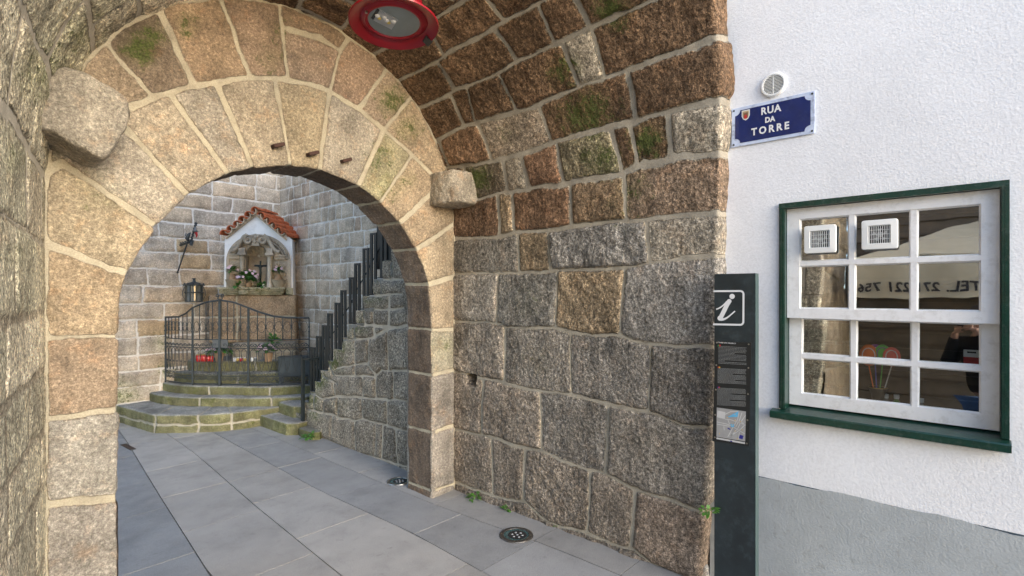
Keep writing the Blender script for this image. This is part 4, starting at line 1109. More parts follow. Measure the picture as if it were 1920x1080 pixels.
mb = MB(); mb.M = BT; mb.poly([(p[0], p[1], .0024) for p in mp]); mapo = mb.build('map', MAT['map_grey'], tot)
mb = MB(); mb.M = BT
for L_ in ([(240,635),(300,640),(470,700)],[(148,665),(260,690),(330,720),(460,800)],[(148,690),(290,715)],[(395,560),(380,640),(330,720),(270,835)],[(430,560),(400,650),(360,720)],[(470,590),(420,660),(380,740),(300,830)],[(350,640),(440,680),(470,705)],[(270,640),(290,690)],[(240,580),(300,550),(390,545)],[(290,830),(400,760),(470,690)],[(390,860),(400,780)],[(225,715),(230,760)]):
    band(mb, [Z6(*p) for p in L_], .0035, .0027)
band(mb, [Z6(*p) for p in [(150,575),(240,595)]], .036, .00265)
band(mb, [Z6(*p) for p in [(142,848),(464,905)]], .009, .0027)
mb.build('map_streets', MAT['map_light'], mapo)
for pl_ in ([(262,612),(390,545),(380,610)], [(300,690),(342,695),(338,725),(305,720)]): mb = MB(); mb.M = BT; mb.poly([(*Z6(*p), .0029) for p in pl_]); mb.build('map_park', MAT['map_blue'], mapo)
for pl_ in ([(405,808),(448,822),(435,862),(393,848)], [(270,728),(303,745),(298,756),(268,742)], [(298,874),(320,878),(320,890),(298,886)]): mb = MB(); mb.M = BT; mb.poly([(*Z6(*p), .003) for p in pl_]); mb.build('map_mark', MAT['map_navy'], mapo)
mb = MB(); mb.M = BT
for p in ((350,580),(265,617),(350,648),(412,662),(320,702),(352,768),(432,755),(176,798),(378,855)): mb = MB(); mb.M = BT; disc2(mb, Z6(*p), .0024, .0031, 8); mb.build('map_dot', MAT['print_yellow'], mapo)
mb = MB(); mb.M = BT
for p in (Z5(124, 783), Z5(432, 800), Z5(120, 1000), Z5(430, 1027), Z6(135, 303), Z6(497, 353), Z6(128, 585), Z6(490, 645), Z6(124, 838), Z6(483, 908)):
    mb = MB(); mb.M = BT; mb.lathe([(.0042, .002), (.0038, .0042), (0, .0045)], (p[0], p[1], 0), 10); mb.build('screw', MAT['steel'], tot)
# ================================================================== corner shrine
_o = ray(483.6, 548)*7.2
SH = Matrix(((.85*.9, .53, 0, _o[0]), (-.53*.9, .85, 0, _o[1]), (0, 0, 1, 0), (0, 0, 0, 1)))
def L4(zx, zy): return ((zx-475)/745., 1.6+(548-(370+zy/5.684))/980*7.2)
shr = empty('wall_shrine', 'small whitewashed corner shrine with a red tiled gable roof and carved stone niche', 'shrine', tuple(SH @ Vector((0, 0, .7))))
def sbox(mb, x0, x1, y0, y1, z0, z1, bev=0): mb.b2((x0, y0, z0), (x1, y1, z1), bev); return mb
def SM(): m = MB(); m.M = SH.copy(); return m
def arch_pts(xa, xb, z0, zs, zt, n=28, k=8):
    """up the left side, over, down the right side"""
    c, a = (xa+xb)/2, (xb-xa)/2
    L_ = [(xa, z0+(zs-z0)*i/k) for i in range(k)]
    A = [(c-a*math.cos(PI*i/n), zs+(zt-zs)*math.sin(PI*i/n)) for i in range(n+1)]
    return L_+A+[(xb, zs+(z0-zs)*(i+1)/k) for i in range(k)]
def ringface(mb, outer, inner, y, yin=None, yout=None):
    o = [mb.v((p[0], y, p[1])) for p in outer]; i = [mb.v((p[0], y, p[1])) for p in inner]
    for k in range(len(o)-1): mb.face([o[k], o[k+1], i[k+1], i[k]])
    for q, src, flipq in ((yin, inner, 0), (yout, outer, 1)):
        if q is None: continue
        a = o if flipq else i; b = [mb.v((p[0], q, p[1])) for p in src]
        for k in range(len(a)-1): mb.face([a[k], b[k], b[k+1], a[k+1]])
    return mb
ret_o = arch_pts(-.425, .46, 1.64, 2.02, 2.395)
nic = arch_pts(-.165, .135, 1.64, 2.10, 2.255)
n_ = len(ret_o)
gab = [(-.47, 1.50), (-.455, 2.34), (-.02, 2.69), (.485, 2.34), (.505, 1.50)]
def along(poly, n):
    P_ = [np.array(p) for p in poly]; ln = [0]
    for a, b in zip(P_, P_[1:]): ln.append(ln[-1]+np.linalg.norm(b-a))
    out = []
    for t in np.linspace(0, ln[-1], n):
        i = min(np.searchsorted(ln, t, 'right')-1, len(P_)-2); f = (t-ln[i])/(ln[i+1]-ln[i]); out.append(tuple(P_[i]+(P_[i+1]-P_[i])*f))
    return out
mb = SM(); ringface(mb, along(gab, n_), [(p[0]*1., p[1]) for p in ret_o], 0, yin=.05, yout=.75)
mb.build('body', MAT['lime_wash'], shr)
stone = (.46, .39, .30)
def carved(mb, name, label=None, col=stone, sm=True):
    me = mb.mesh(name, False)
    if sm: smooth(me); me.set_sharp_from_angle(angle=R(38))
    strip_attrs(me, col); me.attributes['moss'].data.foreach_set('value', np.full(len(me.vertices), .06, np.float32))
    o = link(name, me, MAT['carved_granite'], shr); return tag(o, label) if label else o
mb = SM(); ringface(mb, ret_o, nic, -.012, yin=.17, yout=.05); ringface(mb, [(p[0]*1.01, p[1]+.003) for p in ret_o], [(p[0]*.93+.001, 1.64+(p[1]-1.64)*.945) for p in ret_o], -.03, yin=-.01, yout=0)
sbox(mb, -.165, .135, .165, .18, 1.64, 2.12); carved(mb, 'retable')
mb = SM(); C0 = (-.015, 2.10); NU, NV = 44, 8; G_ = []
for i in range(NU+1):
    u = PI*i/NU; row = []
    for j in range(NV+1):
        v_ = PI/2*j/NV; rr = 1+.075*math.cos(u*13)*math.cos(v_*.7)
        row.append(mb.v((C0[0]+.152*math.cos(u)*math.cos(v_)*rr, .02+.13*math.sin(v_), C0[1]+.152*math.sin(u)*math.cos(v_)*rr)))
    G_.append(row)
for i in range(NU):
    for j in range(NV): mb.face([G_[i][j], G_[i+1][j], G_[i+1][j+1], G_[i][j+1]])
mb.lathe([(0, -.02), (.022, -.012), (.022, .012), (0, .02)], (C0[0]+.02, .06, C0[1]+.0), 12); carved(mb, 'shell_vault', col=(.42, .35, .255))
for x in (-.205, .175):
    mb = SM(); zt = 2.115
    mb.lathe([(.050, 1.666), (.050, 1.69), (.042, 1.70), (.036, 1.72), (.033, 1.75), (.030, 2.06), (.036, 2.07), (.034, 2.085), (.046, 2.10)], (x, -.055, 0), 20)
    sbox(mb, x-.058, x+.058, -.115, -.0, zt-.012, zt+.022, .004); sbox(mb, x-.044, x+.044, -.10, -.0, zt+.022, zt+.085, .004); carved(mb, 'column', col=(.50, .43, .34))
def spiral(c, r0, r1, a0, turns, n=30, y=-.07, sx=1):
    return [(c[0]+sx*(r0+(r1-r0)*k/n)*math.cos(a0+2*PI*turns*k/n), y, c[1]+(r0+(r1-r0)*k/n)*math.sin(a0+2*PI*turns*k/n)) for k in range(n+1)]
for sx, cx_ in ((-1, -.120), (1, .075)):
    mb = SM(); c = (cx_, 2.315)
    tail = [(c[0]+sx*.235, -.06, 2.155), (c[0]+sx*.19, -.065, 2.165), (c[0]+sx*.145, -.07, 2.21), (c[0]+sx*.10, -.07, 2.29), (c[0]+sx*.062, -.07, 2.352), (c[0]+sx*.02, -.07, 2.378)]
    sp = spiral(c, .058, .008, PI/2, 1.6, 30, -.07, -1*sx if False else -sx)
    sp = [(c[0]-sx*abs(0)+(p[0]-c[0]), p[1], p[2]) for p in sp]
    mb.tube(tail+sp, [.028]*6+[.026-.016*k/30 for k in range(31)], 8); mb.tube([(p[0]+sx*.012, p[1]+.02, p[2]-.045) for p in tail[:4]], .02, 8)
    mb.lathe([(0, -.012), (.012, 0), (0, .012)], (c[0], -.085, c[1]), 8); carved(mb, 'scroll')
mb = SM(); mb.prism([(-.075, -.02, 2.235), (.035, -.02, 2.235), (.02, -.02, 2.29), (.045, -.02, 2.33), (.03, -.02, 2.385), (-.02, -.02, 2.40), (-.07, -.02, 2.385), (-.085, -.02, 2.33), (-.06, -.02, 2.29)], (0, -.05, 0))
for (x, z, r) in ((-.02, 2.345, .026), (-.02, 2.29, .02), (-.055, 2.36, .014), (.015, 2.36, .014)): mb.lathe([(0, -r), (r*.8, -r*.6), (r, 0), (r*.8, r*.6), (0, r)], (x, -.075, z), 12)
carved(mb, 'cartouche')
mb = SM()
for k in range(15):
    a = R(8+k*5.2) if k < 9 else R(126+(k-9)*7.5); r = .021*(1-.25*abs(math.sin(a)))
    x, z = .017+.40*math.cos(a), 2.03+.335*math.sin(a); mb.lathe([(0, -r), (r*.8, -r*.6), (r, 0), (r*.8, r*.6), (0, r)], (x, -.04, z), 10)
mb.tube([(.017+.36*math.cos(a), -.035, 2.03+.30*math.sin(a)) for a in np.linspace(.05, PI-.05, 24)], .010, 6); carved(mb, 'bead_moulding')
for sx, x0 in ((-1, -.32), (1, .31)):
    mb = SM(); sbox(mb, x0-.085, x0+.085, -.06, -.0, 2.095, 2.115, .003); sbox(mb, x0-.075, x0+.075, -.045, 0, 2.055, 2.095, .004)
    mb.tube(spiral((x0-.03, 1.985), .035, .008, 0, 1.4, 22, -.03), .009, 6); mb.tube(spiral((x0+.05, 1.97), .032, .008, PI, -1.4, 22, -.03), .009, 6)
    mb.tube([(x0+sx*.02, -.03, 1.95), (x0+sx*.06, -.03, 1.90), (x0+sx*.09, -.03, 1.86), (x0+sx*.05, -.03, 1.82), (x0+sx*.09, -.03, 1.78)], .013, 6)
    carved(mb, 'side_ornament')
mb = SM(); sbox(mb, -.53, .40, -.13, .1, 1.64, 1.668, .006); sbox(mb, -.505, .375, -.115, .1, 1.615, 1.639, .006); sbox(mb, -.51, .38, -.095, .1, 1.585, 1.614, .008); sbox(mb, -.48, .35, -.075, .1, 1.562, 1.584, .004)
sbox(mb, -.245, -.10, -.128, .08, 1.568, 1.634, .02); sbox(mb, .401, .50, -.06, .1, 1.565, 1.66, .006)
o = carved(mb, 'ledge', col=(.38, .335, .245)); o.data.attributes['moss'].data.foreach_set('value', np.full(len(o.data.vertices), .42, np.float32))
mb = SM(); sbox(mb, -.66, .54, -.045, .6, .92, 1.562)
def wp_(x, y, z): return tuple(SH @ Vector((x, y, z)))
en = (SH.to_3x3() @ Vector((1, 0, 0))).normalized()
rock('pedestal', mb.mesh('p'), MAT['arch_granite'], shr, .016, .003, (.36, .265, .175), joints=[(wp_(-.29, 0, 0), tuple(en)), ((0, 0, 1.265), (0, 0, 1)), (wp_(.12, 0, 0), tuple(en))] if False else [(wp_(-.28, 0, 0), tuple(en)), ((0, 0, 1.262), (0, 0, 1))], rnd=2)
mb = SM(); sbox(mb, -.32, .56, -.20, .5, .67, .925)
rock('plinth', mb.mesh('p'), MAT['step_granite'], shr, .016, .005, (.33, .285, .22), joints=[((0, 0, .80), (0, 0, 1)), (wp_(.1, 0, 0), tuple(en))], rnd=3, moss=.1)
# roof: barrel tiles running from front to back on both slopes
def half_tube(mb, c, r, y0, y1, up=True, n=8, th=.010, taper=.86, tilt=0):
    a0, a1 = (0, PI) if up else (PI, 2*PI); R0 = []
    for (y, s) in ((y0, 1.0), (y1, taper)):
        o = []; i = []
        for k in range(n+1):
            a = a0+(a1-a0)*k/n+tilt
            o.append(mb.v((c[0]+.42*(y+.075)+r*s*math.cos(a), y, c[1]+r*s*math.sin(a)))); i.append(mb.v((c[0]+.42*(y+.075)+(r*s-th)*math.cos(a), y, c[1]+(r*s-th)*math.sin(a))))
        R0.append((o, i))
    (oa, ia), (ob, ib) = R0
    for k in range(n):
        mb.face([oa[k], oa[k+1], ob[k+1], ob[k]]); mb.face([ia[k+1], ia[k], ib[k], ib[k+1]]); mb.face([oa[k+1], oa[k], ia[k], ia[k+1]]); mb.face([ob[k], ob[k+1], ib[k+1], ib[k]])
    for k in (0, n): mb.face([oa[k], ob[k], ib[k], ia[k]])
cov, und = SM(), SM(); rt = random.Random(9)
ap = (-.03, 2.715)
for sx, ex, ez in ((-1, -.445, 2.385), (1, .375, 2.385)):
    for k in range(6):
        f = k/5.0; x = ap[0]+(ex-ap[0])*f; z = ap[1]+(ez-ap[1])*f
        if k == 0 and sx == 1: continue
        jy = rt.uniform(-.012, .012)
        for (y0, y1) in ((-.075+jy, .18), (.14, .42)): half_tube(cov, (x, z+(.006 if y0 > 0 else 0)), .056, y0, y1, True, 8, .011, .84, tilt=-sx*.25)
        if k < 5:
            f2 = (k+.5)/5; half_tube(und, (ap[0]+(ex-ap[0])*f2, ap[1]+(ez-ap[1])*f2+.028), .058, -.065+rt.uniform(-.01, .01), .42, False, 8, .011, .9, tilt=-sx*.6)
tag(cov.build('roof_tiles', MAT['terracotta'], shr, auto=50)); und.build('roof_undertiles', MAT['tile_lime'], shr, auto=50)
mb = SM()
for sx, ex, ez in ((-1, -.44, 2.36), (1, .40, 2.36)): mb.prism([(ap[0], -.03, ap[1]-.035), (ex, -.03, ez-.02), (ex, -.03, ez-.04), (ap[0], -.03, ap[1]-.06)], (.16, .4, 0))
mb.build('verge_mortar', MAT['tile_lime'], shr)
# crucifix
c0 = wp_(.035, .02, 1.668); t = empty('crucifix', 'dark bronze crucifix standing in the shrine niche', 'crucifix', c0)
mb = SM(); sbox(mb, .020, .045, .015, .035, 1.70, 2.035, .004); sbox(mb, -.055, .019, .015, .035, 1.955, 1.98, .004); sbox(mb, .046, .12, .015, .035, 1.955, 1.98, .004); sbox(mb, -.012, .078, -.02, .06, 1.668, 1.70, .006); mb.build('cross', MAT['bronze'], t)
mb = SM(); mb.tube([(-.045, .006, 1.972), (-.01, .004, 1.962), (.018, .002, 1.95), (.033, .0, 1.945), (.048, .002, 1.95), (.075, .004, 1.962), (.11, .006, 1.972)], [.005, .007, .009, .014, .009, .007, .005], 8)
mb.tube([(.033, -.002, 1.985), (.033, 0, 1.965), (.033, -.002, 1.94), (.034, 0, 1.90), (.037, .004, 1.87), (.031, -.004, 1.83), (.033, .002, 1.775), (.033, -.004, 1.76)], [.010, .011, .018, .015, .017, .014, .009, .010], 8); mb.build('figure', MAT['bronze'], t, sm=True)
# plants
def leaf(mb, p, d, l, w, up=Vector((0, 0, 1)), bend=.3):
    p = Vector(p); d = Vector(d).normalized(); s = d.cross(up)
    if s.length < .05: s = Vector((1, 0, 0))
    s.normalize(); n = s.cross(d)
    pts = [(0, .15), (.3, .85), (.6, 1.0), (.85, .55), (1, .0)]; L_, R_ = [], []
    for (t_, ww) in pts:
        q = p+d*l*t_-n*0-Vector((0, 0, bend*l*t_*t_))
        L_.append(mb.v(tuple(q+s*w*ww*.5+n*.1*w*ww))); R_.append(mb.v(tuple(q-s*w*ww*.5+n*.1*w*ww)))
    for k in range(4): mb.face([L_[k], R_[k], R_[k+1], L_[k+1]])
def bush(mb, c, rx, rz, n, l, w, rng, flat=1.0):
    for _ in range(n):
        a = rng.uniform(0, 2*PI); e = rng.uniform(-.2, 1) ; r = rng.uniform(.35, 1)
        v_ = Vector((math.cos(a)*math.cos(e), math.sin(a)*math.cos(e), math.sin(e)))
        p = Vector(c)+Vector((v_.x*rx*r, v_.y*rx*r, v_.z*rz*r)); d = v_+Vector((rng.uniform(-.6, .6), rng.uniform(-.6, .6), rng.uniform(-.3, .5)))
        leaf(mb, p, d, l*rng.uniform(.7, 1.3), w*rng.uniform(.7, 1.3))
def blossom(mb, c, r, rng, n=5):
    ax = Vector((rng.uniform(-.6, .2), rng.uniform(-1, -.4), rng.uniform(0, .8))).normalized(); u = ax.orthogonal().normalized(); v_ = ax.cross(u)
    for k in range(n):
        a = 2*PI*k/n+rng.uniform(-.2, .2); d = u*math.cos(a)+v_*math.sin(a); s = ax.cross(d); c_ = Vector(c)
        mb.face([mb.v(tuple(c_+ax*.002)), mb.v(tuple(c_+d*r*.6+s*r*.42+ax*r*.25)), mb.v(tuple(c_+d*r+ax*r*.15)), mb.v(tuple(c_+d*r*.6-s*r*.42+ax*r*.25))])
rf = random.Random(31)
def potted(name, label, base, pot_prof, potmat, fc, rx, rz, n, l, w, blooms, petal='petal_pink', group='flower pots of the shrine', extra=None, leafmat='leaf_green'):
    t = empty(name, label, 'flower pot', base, group)
    mb = MB(); mb.lathe(pot_prof, base, 20); mb.build('pot', MAT[potmat], t, auto=40)
    mb = MB(); bush(mb, fc, rx, rz, n, l, w, rf)
    if extra:
        for (c, a, b, k) in extra: bush(mb, c, a, b, k, l, w, rf)
    mb.build('foliage', MAT[leafmat], t)
    mb = MB()
    for _ in range(blooms):
        a = rf.uniform(0, 2*PI); e = rf.uniform(.0, 1.2); c = (fc[0]+rx*1.08*math.cos(a)*math.cos(e)-.015, fc[1]+rx*1.08*math.sin(a)*math.cos(e)-.03, fc[2]+rz*1.08*math.sin(e)); blossom(mb, c, .022, rf)
    if blooms: mb.build('blossoms', MAT[petal], t)
    return t
b = wp_(-.115, -.06, 1.668)
pot_s = [(0, 0), (.03, 0), (.044, .02), (.046, .045), (.036, .06), (.034, .056), (.04, .03), (0, .02)]
potted('flower_pot', 'bushy pot of pink flowers in front of the crucifix', b, pot_s, 'pot_clay', (b[0]-.01, b[1], b[2]+.12), .125, .11, 260, .055, .038, 16, extra=[(wp_(-.26, -.08, 1.69), .06, .03, 50), (wp_(.06, -.06, 1.69), .05, .03, 40)])
vase_p = [(0, 0), (.028, 0), (.045, .03), (.047, .055), (.034, .085), (.03, .1), (.034, .108), (.028, .1), (0, .08)]
bowl_p = [(0, 0), (.055, 0), (.07, .03), (.088, .07), (.092, .09), (.098, .094), (.098, .104), (.085, .104), (.07, .05), (0, .03)]
for x, lab, lab2, g in ((-.325, 'stone bowl on the left end of the shrine ledge', 'small clay jug of pink flowers standing over the left stone bowl', 0), (.305, 'stone bowl on the right end of the shrine ledge', 'small clay jug of pink flowers standing over the right stone bowl', 1)):
    b = wp_(x, -.06, 1.668); t = empty('stone_bowl', lab, 'bowl', b, 'stone bowls on the shrine ledge'); mb = MB(); mb.lathe([(r, z) for r, z in bowl_p], b, 28)
    me = mb.mesh('bowl', True); me.set_sharp_from_angle(angle=R(40)); strip_attrs(me, (.36, .30, .215)); link('basin', me, MAT['carved_granite'], t)
    b2 = wp_(x-.01, -.06, 1.668+.032); potted('flower_jug', lab2, (b2[0], b2[1], b2[2]+.04), vase_p, 'pot_clay', (b2[0], b2[1], b2[2]+.19), .06, .06, 70, .05, .03, 6, 'petal_pink')
b = wp_(.095, -.09, 1.668); t = empty('candle', 'small white candle on the shrine ledge', 'candle', b); mb = MB(); mb.lathe([(0, 0), (.014, 0), (.014, .045), (0, .047)], b, 14); mb.build('wax', MAT['wax_white'], t, auto=40); MB().lathe([(.0015, .047), (.0015, .056), (0, .058)], b, 6).build('wick', MAT['iron'], t)
ZA = .697
def onA(px, py): return tuple(at_z(px, py, ZA))
tall = [(0, 0), (.04, 0), (.056, .10), (.058, .115), (.05, .115), (.045, .09), (0, .08)]
b = onA(411, 678); potted('flower_pot', 'clay pot of pale pink flowers behind the gate lock', b, tall, 'pot_clay', (b[0], b[1], b[2]+.15), .125, .06, 130, .08, .045, 16)
b = onA(503, 678); t = potted('flower_pot', 'clay pot of white pink flowers with tall green leaves beside the metal box', b, tall, 'pot_clay', (b[0]-.02, b[1], b[2]+.16), .10, .07, 120, .07, .04, 24, extra=[((b[0]+.07, b[1]-.02, b[2]+.25), .08, .10, 60)])
def votive(px, py, h, r, lab, mat='wax_red', grp='votive candles on the shrine step', top='gold_lid'):
    b = onA(px, py); t = empty('votive_candle', lab, 'candle', b, grp)
    mb = MB(); mb.lathe([(0, 0), (r*.85, 0), (r, h*.2), (r, h*.75), (r*.8, h*.85)], b, 16); mb.build('glass', MAT[mat], t, sm=True)
    mb = MB(); mb.lathe([(r*.82, h*.84), (r*.86, h*.9), (r*.6, h), (0, h*1.02)], b, 14); mb.build('lid', MAT[top], t, auto=40)
for px, lab in ((373, 'leftmost red glass votive candle behind the gate'), (382, 'second red glass votive candle from the left'), (391, 'red glass votive candle touching the left flower pot leaves'), (397, 'small red votive candle right against the left clay pot')): votive(px, 678, .10 if px < 390 else .085, .036 if px < 390 else .026, lab)
for k, (px, m, lab) in enumerate(((440, 'print_white', 'white low votive candle at the left end of the candle row'), (446, 'gold_lid', 'brown low votive candle in the candle row'), (452, 'wax_red', 'bright red low votive candle in the candle row'), (459, 'gold_lid', 'brown low candle right of the bright red one'), (466, 'gold_lid', 'brown low candle beside the white one in the row'), (472, 'print_white', 'white low candle near the right end of the row'), (479, 'lantern_glass', 'grey glass candle at the right end of the row'))):
    votive(px, 677.5, .05, .020, lab, m, 'row of low candles on the shrine step', 'print_white')
# metal box behind the gate
pA, pB = at_z(514, 706, .56), at_z(566, 709, .56); pA = (2.93, 6.62); pB = (3.20, 6.42)
d_ = np.array(pB)-np.array(pA); ln = np.linalg.norm(d_); an = math.atan2(d_[1], d_[0])
plain('box_paint', (.055, .07, .078), .45, .1, .2, 10)
t = empty('metal_box', 'dark painted metal box behind the right gate panel', 'box', ((pA[0]+pB[0])/2, (pA[1]+pB[1])/2, .43), None)
mb = MB(); mb.M = Matrix.Translation(((pA[0]+pB[0])/2, (pA[1]+pB[1])/2, 0)) @ Matrix.Rotation(an, 4, 'Z')
mb.b2((-.20, .03, .52), (.20, .2, .76), .004); mb.build('body', MAT['box_paint'], t)
mb = MB(); mb.M = Matrix.Translation(((pA[0]+pB[0])/2, (pA[1]+pB[1])/2, 0)) @ Matrix.Rotation(an, 4, 'Z')
mb.b2((-.21, .02, .762), (.21, .21, .775), .003); mb.build('lid', MAT['box_paint'], t)
mb = MB(); mb.M = Matrix.Translation(((pA[0]+pB[0])/2, (pA[1]+pB[1])/2, 0)) @ Matrix.Rotation(an, 4, 'Z')
for x in (-.18, .18):
    for y in (.05, .18): m2 = MB(); m2.M = mb.M; m2.b2((x-.012, y-.012, .425), (x+.012, y+.012, .519)); m2.build('foot', MAT['box_paint'], t)
# ================================================================== wrought iron gate
gp = [np.array(p) for p in smooth_poly([(2.02, 7.965), (2.07, 7.72), (2.18, 7.43), (2.40, 7.14), (2.62, 6.82), (2.88, 6.57), (3.18, 6.36)], 10)]
gl = np.concatenate([[0], np.cumsum([np.linalg.norm(b-a) for a, b in zip(gp, gp[1:])])])
GX, GY = np.array([p[0] for p in gp]), np.array([p[1] for p in gp])
def gpt(l, z, o=0): return (float(np.interp(l, gl, GX)), float(np.interp(l, gl, GY)), z)
l1, l2, l3, l4 = gl[20], gl[30], gl[40], gl[-1]
topk = ([0, l1*.55, l1*.80, l1, (l1+l2)/2, l2, (l2+l3)/2, l3, l3+(l4-l3)*.2, l3+(l4-l3)*.42, l3+(l4-l3)*.65, l4], [1.275, 1.285, 1.33, 1.405, 1.475, 1.50, 1.475, 1.405, 1.35, 1.30, 1.28, 1.275])
def gtop(l): return float(np.interp(l, *topk))
zb_, z1_, z2_, z3_ = .445, .545, .90, 1.005
ig = empty('iron_gate', 'curved dark wrought iron gate with scrolls round the corner shrine', 'gate', (2.4, 7.14, .43))
tpl = np.linspace(0, l4, 60)
MB().tube([gpt(l, gtop(l)) for l in tpl], .0115, 6).build('top_rail', MAT['iron'], ig, sm=True)
def heart(mb, la, lb, za, zb, r=.0042):
    """two mirrored S-scrolls"""
    c = (la+lb)/2; w = (lb-la)/2
    for s in (-1, 1):
        pts = []
        for k in range(13):
            a = PI*.5+2*PI*1.1*k/12; q = (1-.75*k/12); pts.append((c+s*(w*.48-w*.40*q*math.cos(a-PI*.5)), zb-w*.42+w*.42*q*math.sin(a)))
        pts = pts[::-1]+[(c+s*w*.80, zb-w*.75), (c+s*w*.62, za+(zb-za)*.40), (c+s*.003, za)]
        mb.tube([gpt(p, z) for p, z in pts], r, 4, cap=False)
def circ(mb, c, z, r, t=.004, a0=0, a1=2*PI, n=10): mb.tube([gpt(c+r*math.cos(a0+(a1-a0)*k/n), z+r*math.sin(a0+(a1-a0)*k/n)) for k in range(n+1)], t, 4, cap=False)
def panel(name, la, lb, nb, label=None):
    mb = MB()
    for z, r in ((zb_, .008), (z1_, .006), (z2_, .006), (z3_, .006)): mb.tube([gpt(l, z) for l in np.linspace(la, lb, 9)], r, 4)
    sp = (lb-la)/nb
    for k in range(1, nb):
        l = la+k*sp; zt = gtop(l)-.008; mb.tube([gpt(l, z3_), gpt(l, zt)], .0058, 5); zc = 1.165
        for dz in (-.014, .014): mb.tube([gpt(l, zc+dz-.006), gpt(l, zc+dz+.006)], .011, 6)
    for k in range(nb):
        c = la+(k+.5)*sp
        circ(mb, c, 1.20, sp*.33, .0036, 0, PI, 7); circ(mb, c, 1.13, sp*.33, .0036, PI, 2*PI, 7)
        mb.tube([gpt(c-sp*.33, 1.20), gpt(c-sp*.45, 1.165), gpt(c-sp*.33, 1.13)], .0036, 4); mb.tube([gpt(c+sp*.33, 1.20), gpt(c+sp*.45, 1.165), gpt(c+sp*.33, 1.13)], .0036, 4)
        circ(mb, c, z2_+.012, sp*.48, .0042, 0, PI, 10); circ(mb, c-sp*.17, z2_+.035, sp*.15, .0036); circ(mb, c+sp*.17, z2_+.035, sp*.15, .0036)
        circ(mb, c, z1_-.012, sp*.48, .0042, PI, 2*PI, 10); circ(mb, c-sp*.2, z1_-.03, sp*.16, .0036); circ(mb, c+sp*.2, z1_-.03, sp*.16, .0036)
        heart(mb, la+k*sp, la+(k+1)*sp, z1_+.06, z2_-.006)
        for s in (-1, 1): circ(mb, c+s*sp*.2, z1_+.03, sp*.16, .0036)
        circ(mb, c, .72, sp*.12, .0036)
    return tag(mb.build(name, MAT['iron'], ig, sm=True), label)
panel('side_panel', .012, l1-.012, 7, 'left fixed panel seen at an angle'); panel('gate_leaf', l1+.014, l2-.014, 4, 'left gate leaf'); panel('gate_leaf', l2+.014, l3-.014, 4, 'right gate leaf'); panel('side_panel', l3+.012, l4-.008, 7, 'right fixed panel in front of the metal box')
for l, r in ((.004, .009), (l1, .011), (l2, .016), (l3, .0125), (l4, .008)):
    mb = MB(); p = gpt(l, 0); mb.box((p[0], p[1], (zb_-.02+gtop(l))/2), (r*1.8, r*1.8, gtop(l)-zb_+.02), Matrix.Rotation(R(-45), 4, 'Z'), .002, 1)
    for z in (1.10, 1.16) if l != l2 else (): mb.box((p[0], p[1], z), (r*2.6, r*2.6, .014), Matrix.Rotation(R(-45), 4, 'Z'))
    mb.build('post', MAT['iron'], ig)
mb = MB()
for s in (-1, 1):
    pts = []
    for k in range(18): a = -PI/2+2*PI*1.35*k/17; q = 1-.7*k/17; pts.append(gpt(l2+s*(.032-.032*q*math.sin(a+PI/2)*1 if False else .012+.024+.026*q*math.cos(a+PI)*1), 1.555+.026*q*math.sin(a)))
    mb.tube([gpt(l2, 1.49)]+pts, .0062, 6)
mb.box(gpt(l2, 1.50), (.035, .035, .03)); mb.build('finial', MAT['iron'], ig)
mb = MB(); q0, q1 = gpt(l2-.10, z2_+.005), gpt(l2+.11, z2_+.005)
mb.prism([q0, q1, (q1[0], q1[1], z3_-.002), (q0[0], q0[1], z3_-.002)], (.007, .012, 0)); mb.build('lock_plate', plain('lock_metal', (.14, .14, .135), .45, .4), ig)
p = gpt(l2+.055, .935); MB().lathe([(.007, -.012), (.007, .012), (0, .012)], p, 8).build('keyhole', MAT['dark_plastic'], ig)
# ================================================================== stair railing
rl_ = empty('stair_railing', 'dark steel stair railing of stepped flat upright bars', 'railing', (2.86, 5.7, .1))
H_ = .62
bys = list(zip(yy, zz))+[(yy[-1]-.14*k, zz[-1]+.145*k) for k in range(1, 4)]
for i, (y, z) in enumerate(bys):
    mb = MB(); x = XS+.06
    if i+1 < len(bys): mb.b2((x-.03, y-.10, z+.001), (x+.05, y+.05, z+.012)); mb.build('base_plate', MAT['rail_paint'], rl_); mb = MB()
    for dy in (.022, -.048):
        mb = MB(); mb.b2((x-.006, y+dy-.0225, z+.012), (x+.006, y+dy+.0225, z+H_), .0015, 1); mb.build('upright', MAT['rail_paint'], rl_)
    mb = MB(); mb.b2((x-.005, y-.034, z+H_-.022), (x+.005, y+.0005, z+H_-.002)); mb.build('top_link', MAT['rail_paint'], rl_)
    if i+1 < len(bys):
        y2, z2 = bys[i+1]; mb = MB(); mb.tube([(x+.014, y+.03, z+H_*.55), (x+.014, y2+.03, z2+H_*.55)], .006, 5); mb.build('rail', MAT['rail_paint'], rl_)
q = at_x(568, 800, 2.80); q2 = at_x(568, 669, 2.80)
mb = MB(); mb.b2((2.785, q[1]-.022, q[2]-.05), (2.815, q[1]+.022, q2[2]), .003, 1); mb.build('end_post', MAT['rail_paint'], rl_)
mb = MB(); mb.b2((2.79, q[1]-.16, q2[2]-.03), (2.812, q[1]-.023, q2[2]-.006)); mb.b2((2.812, q[1]-.16, q2[2]-.03), (2.92, q[1]-.14, q2[2]-.006)); mb.build('link_bar', MAT['rail_paint'], rl_)
pa, pb = at_x(706, 450, 3.0), at_x(730, 500, 3.0)
mb = MB(); mb.b2((3.0, pb[1]-.35, pb[2]-.02), (3.03, pa[1]+.0, pa[2]+.35), .003, 1); mb.build('end_panel', MAT['rail_paint'], rl_)
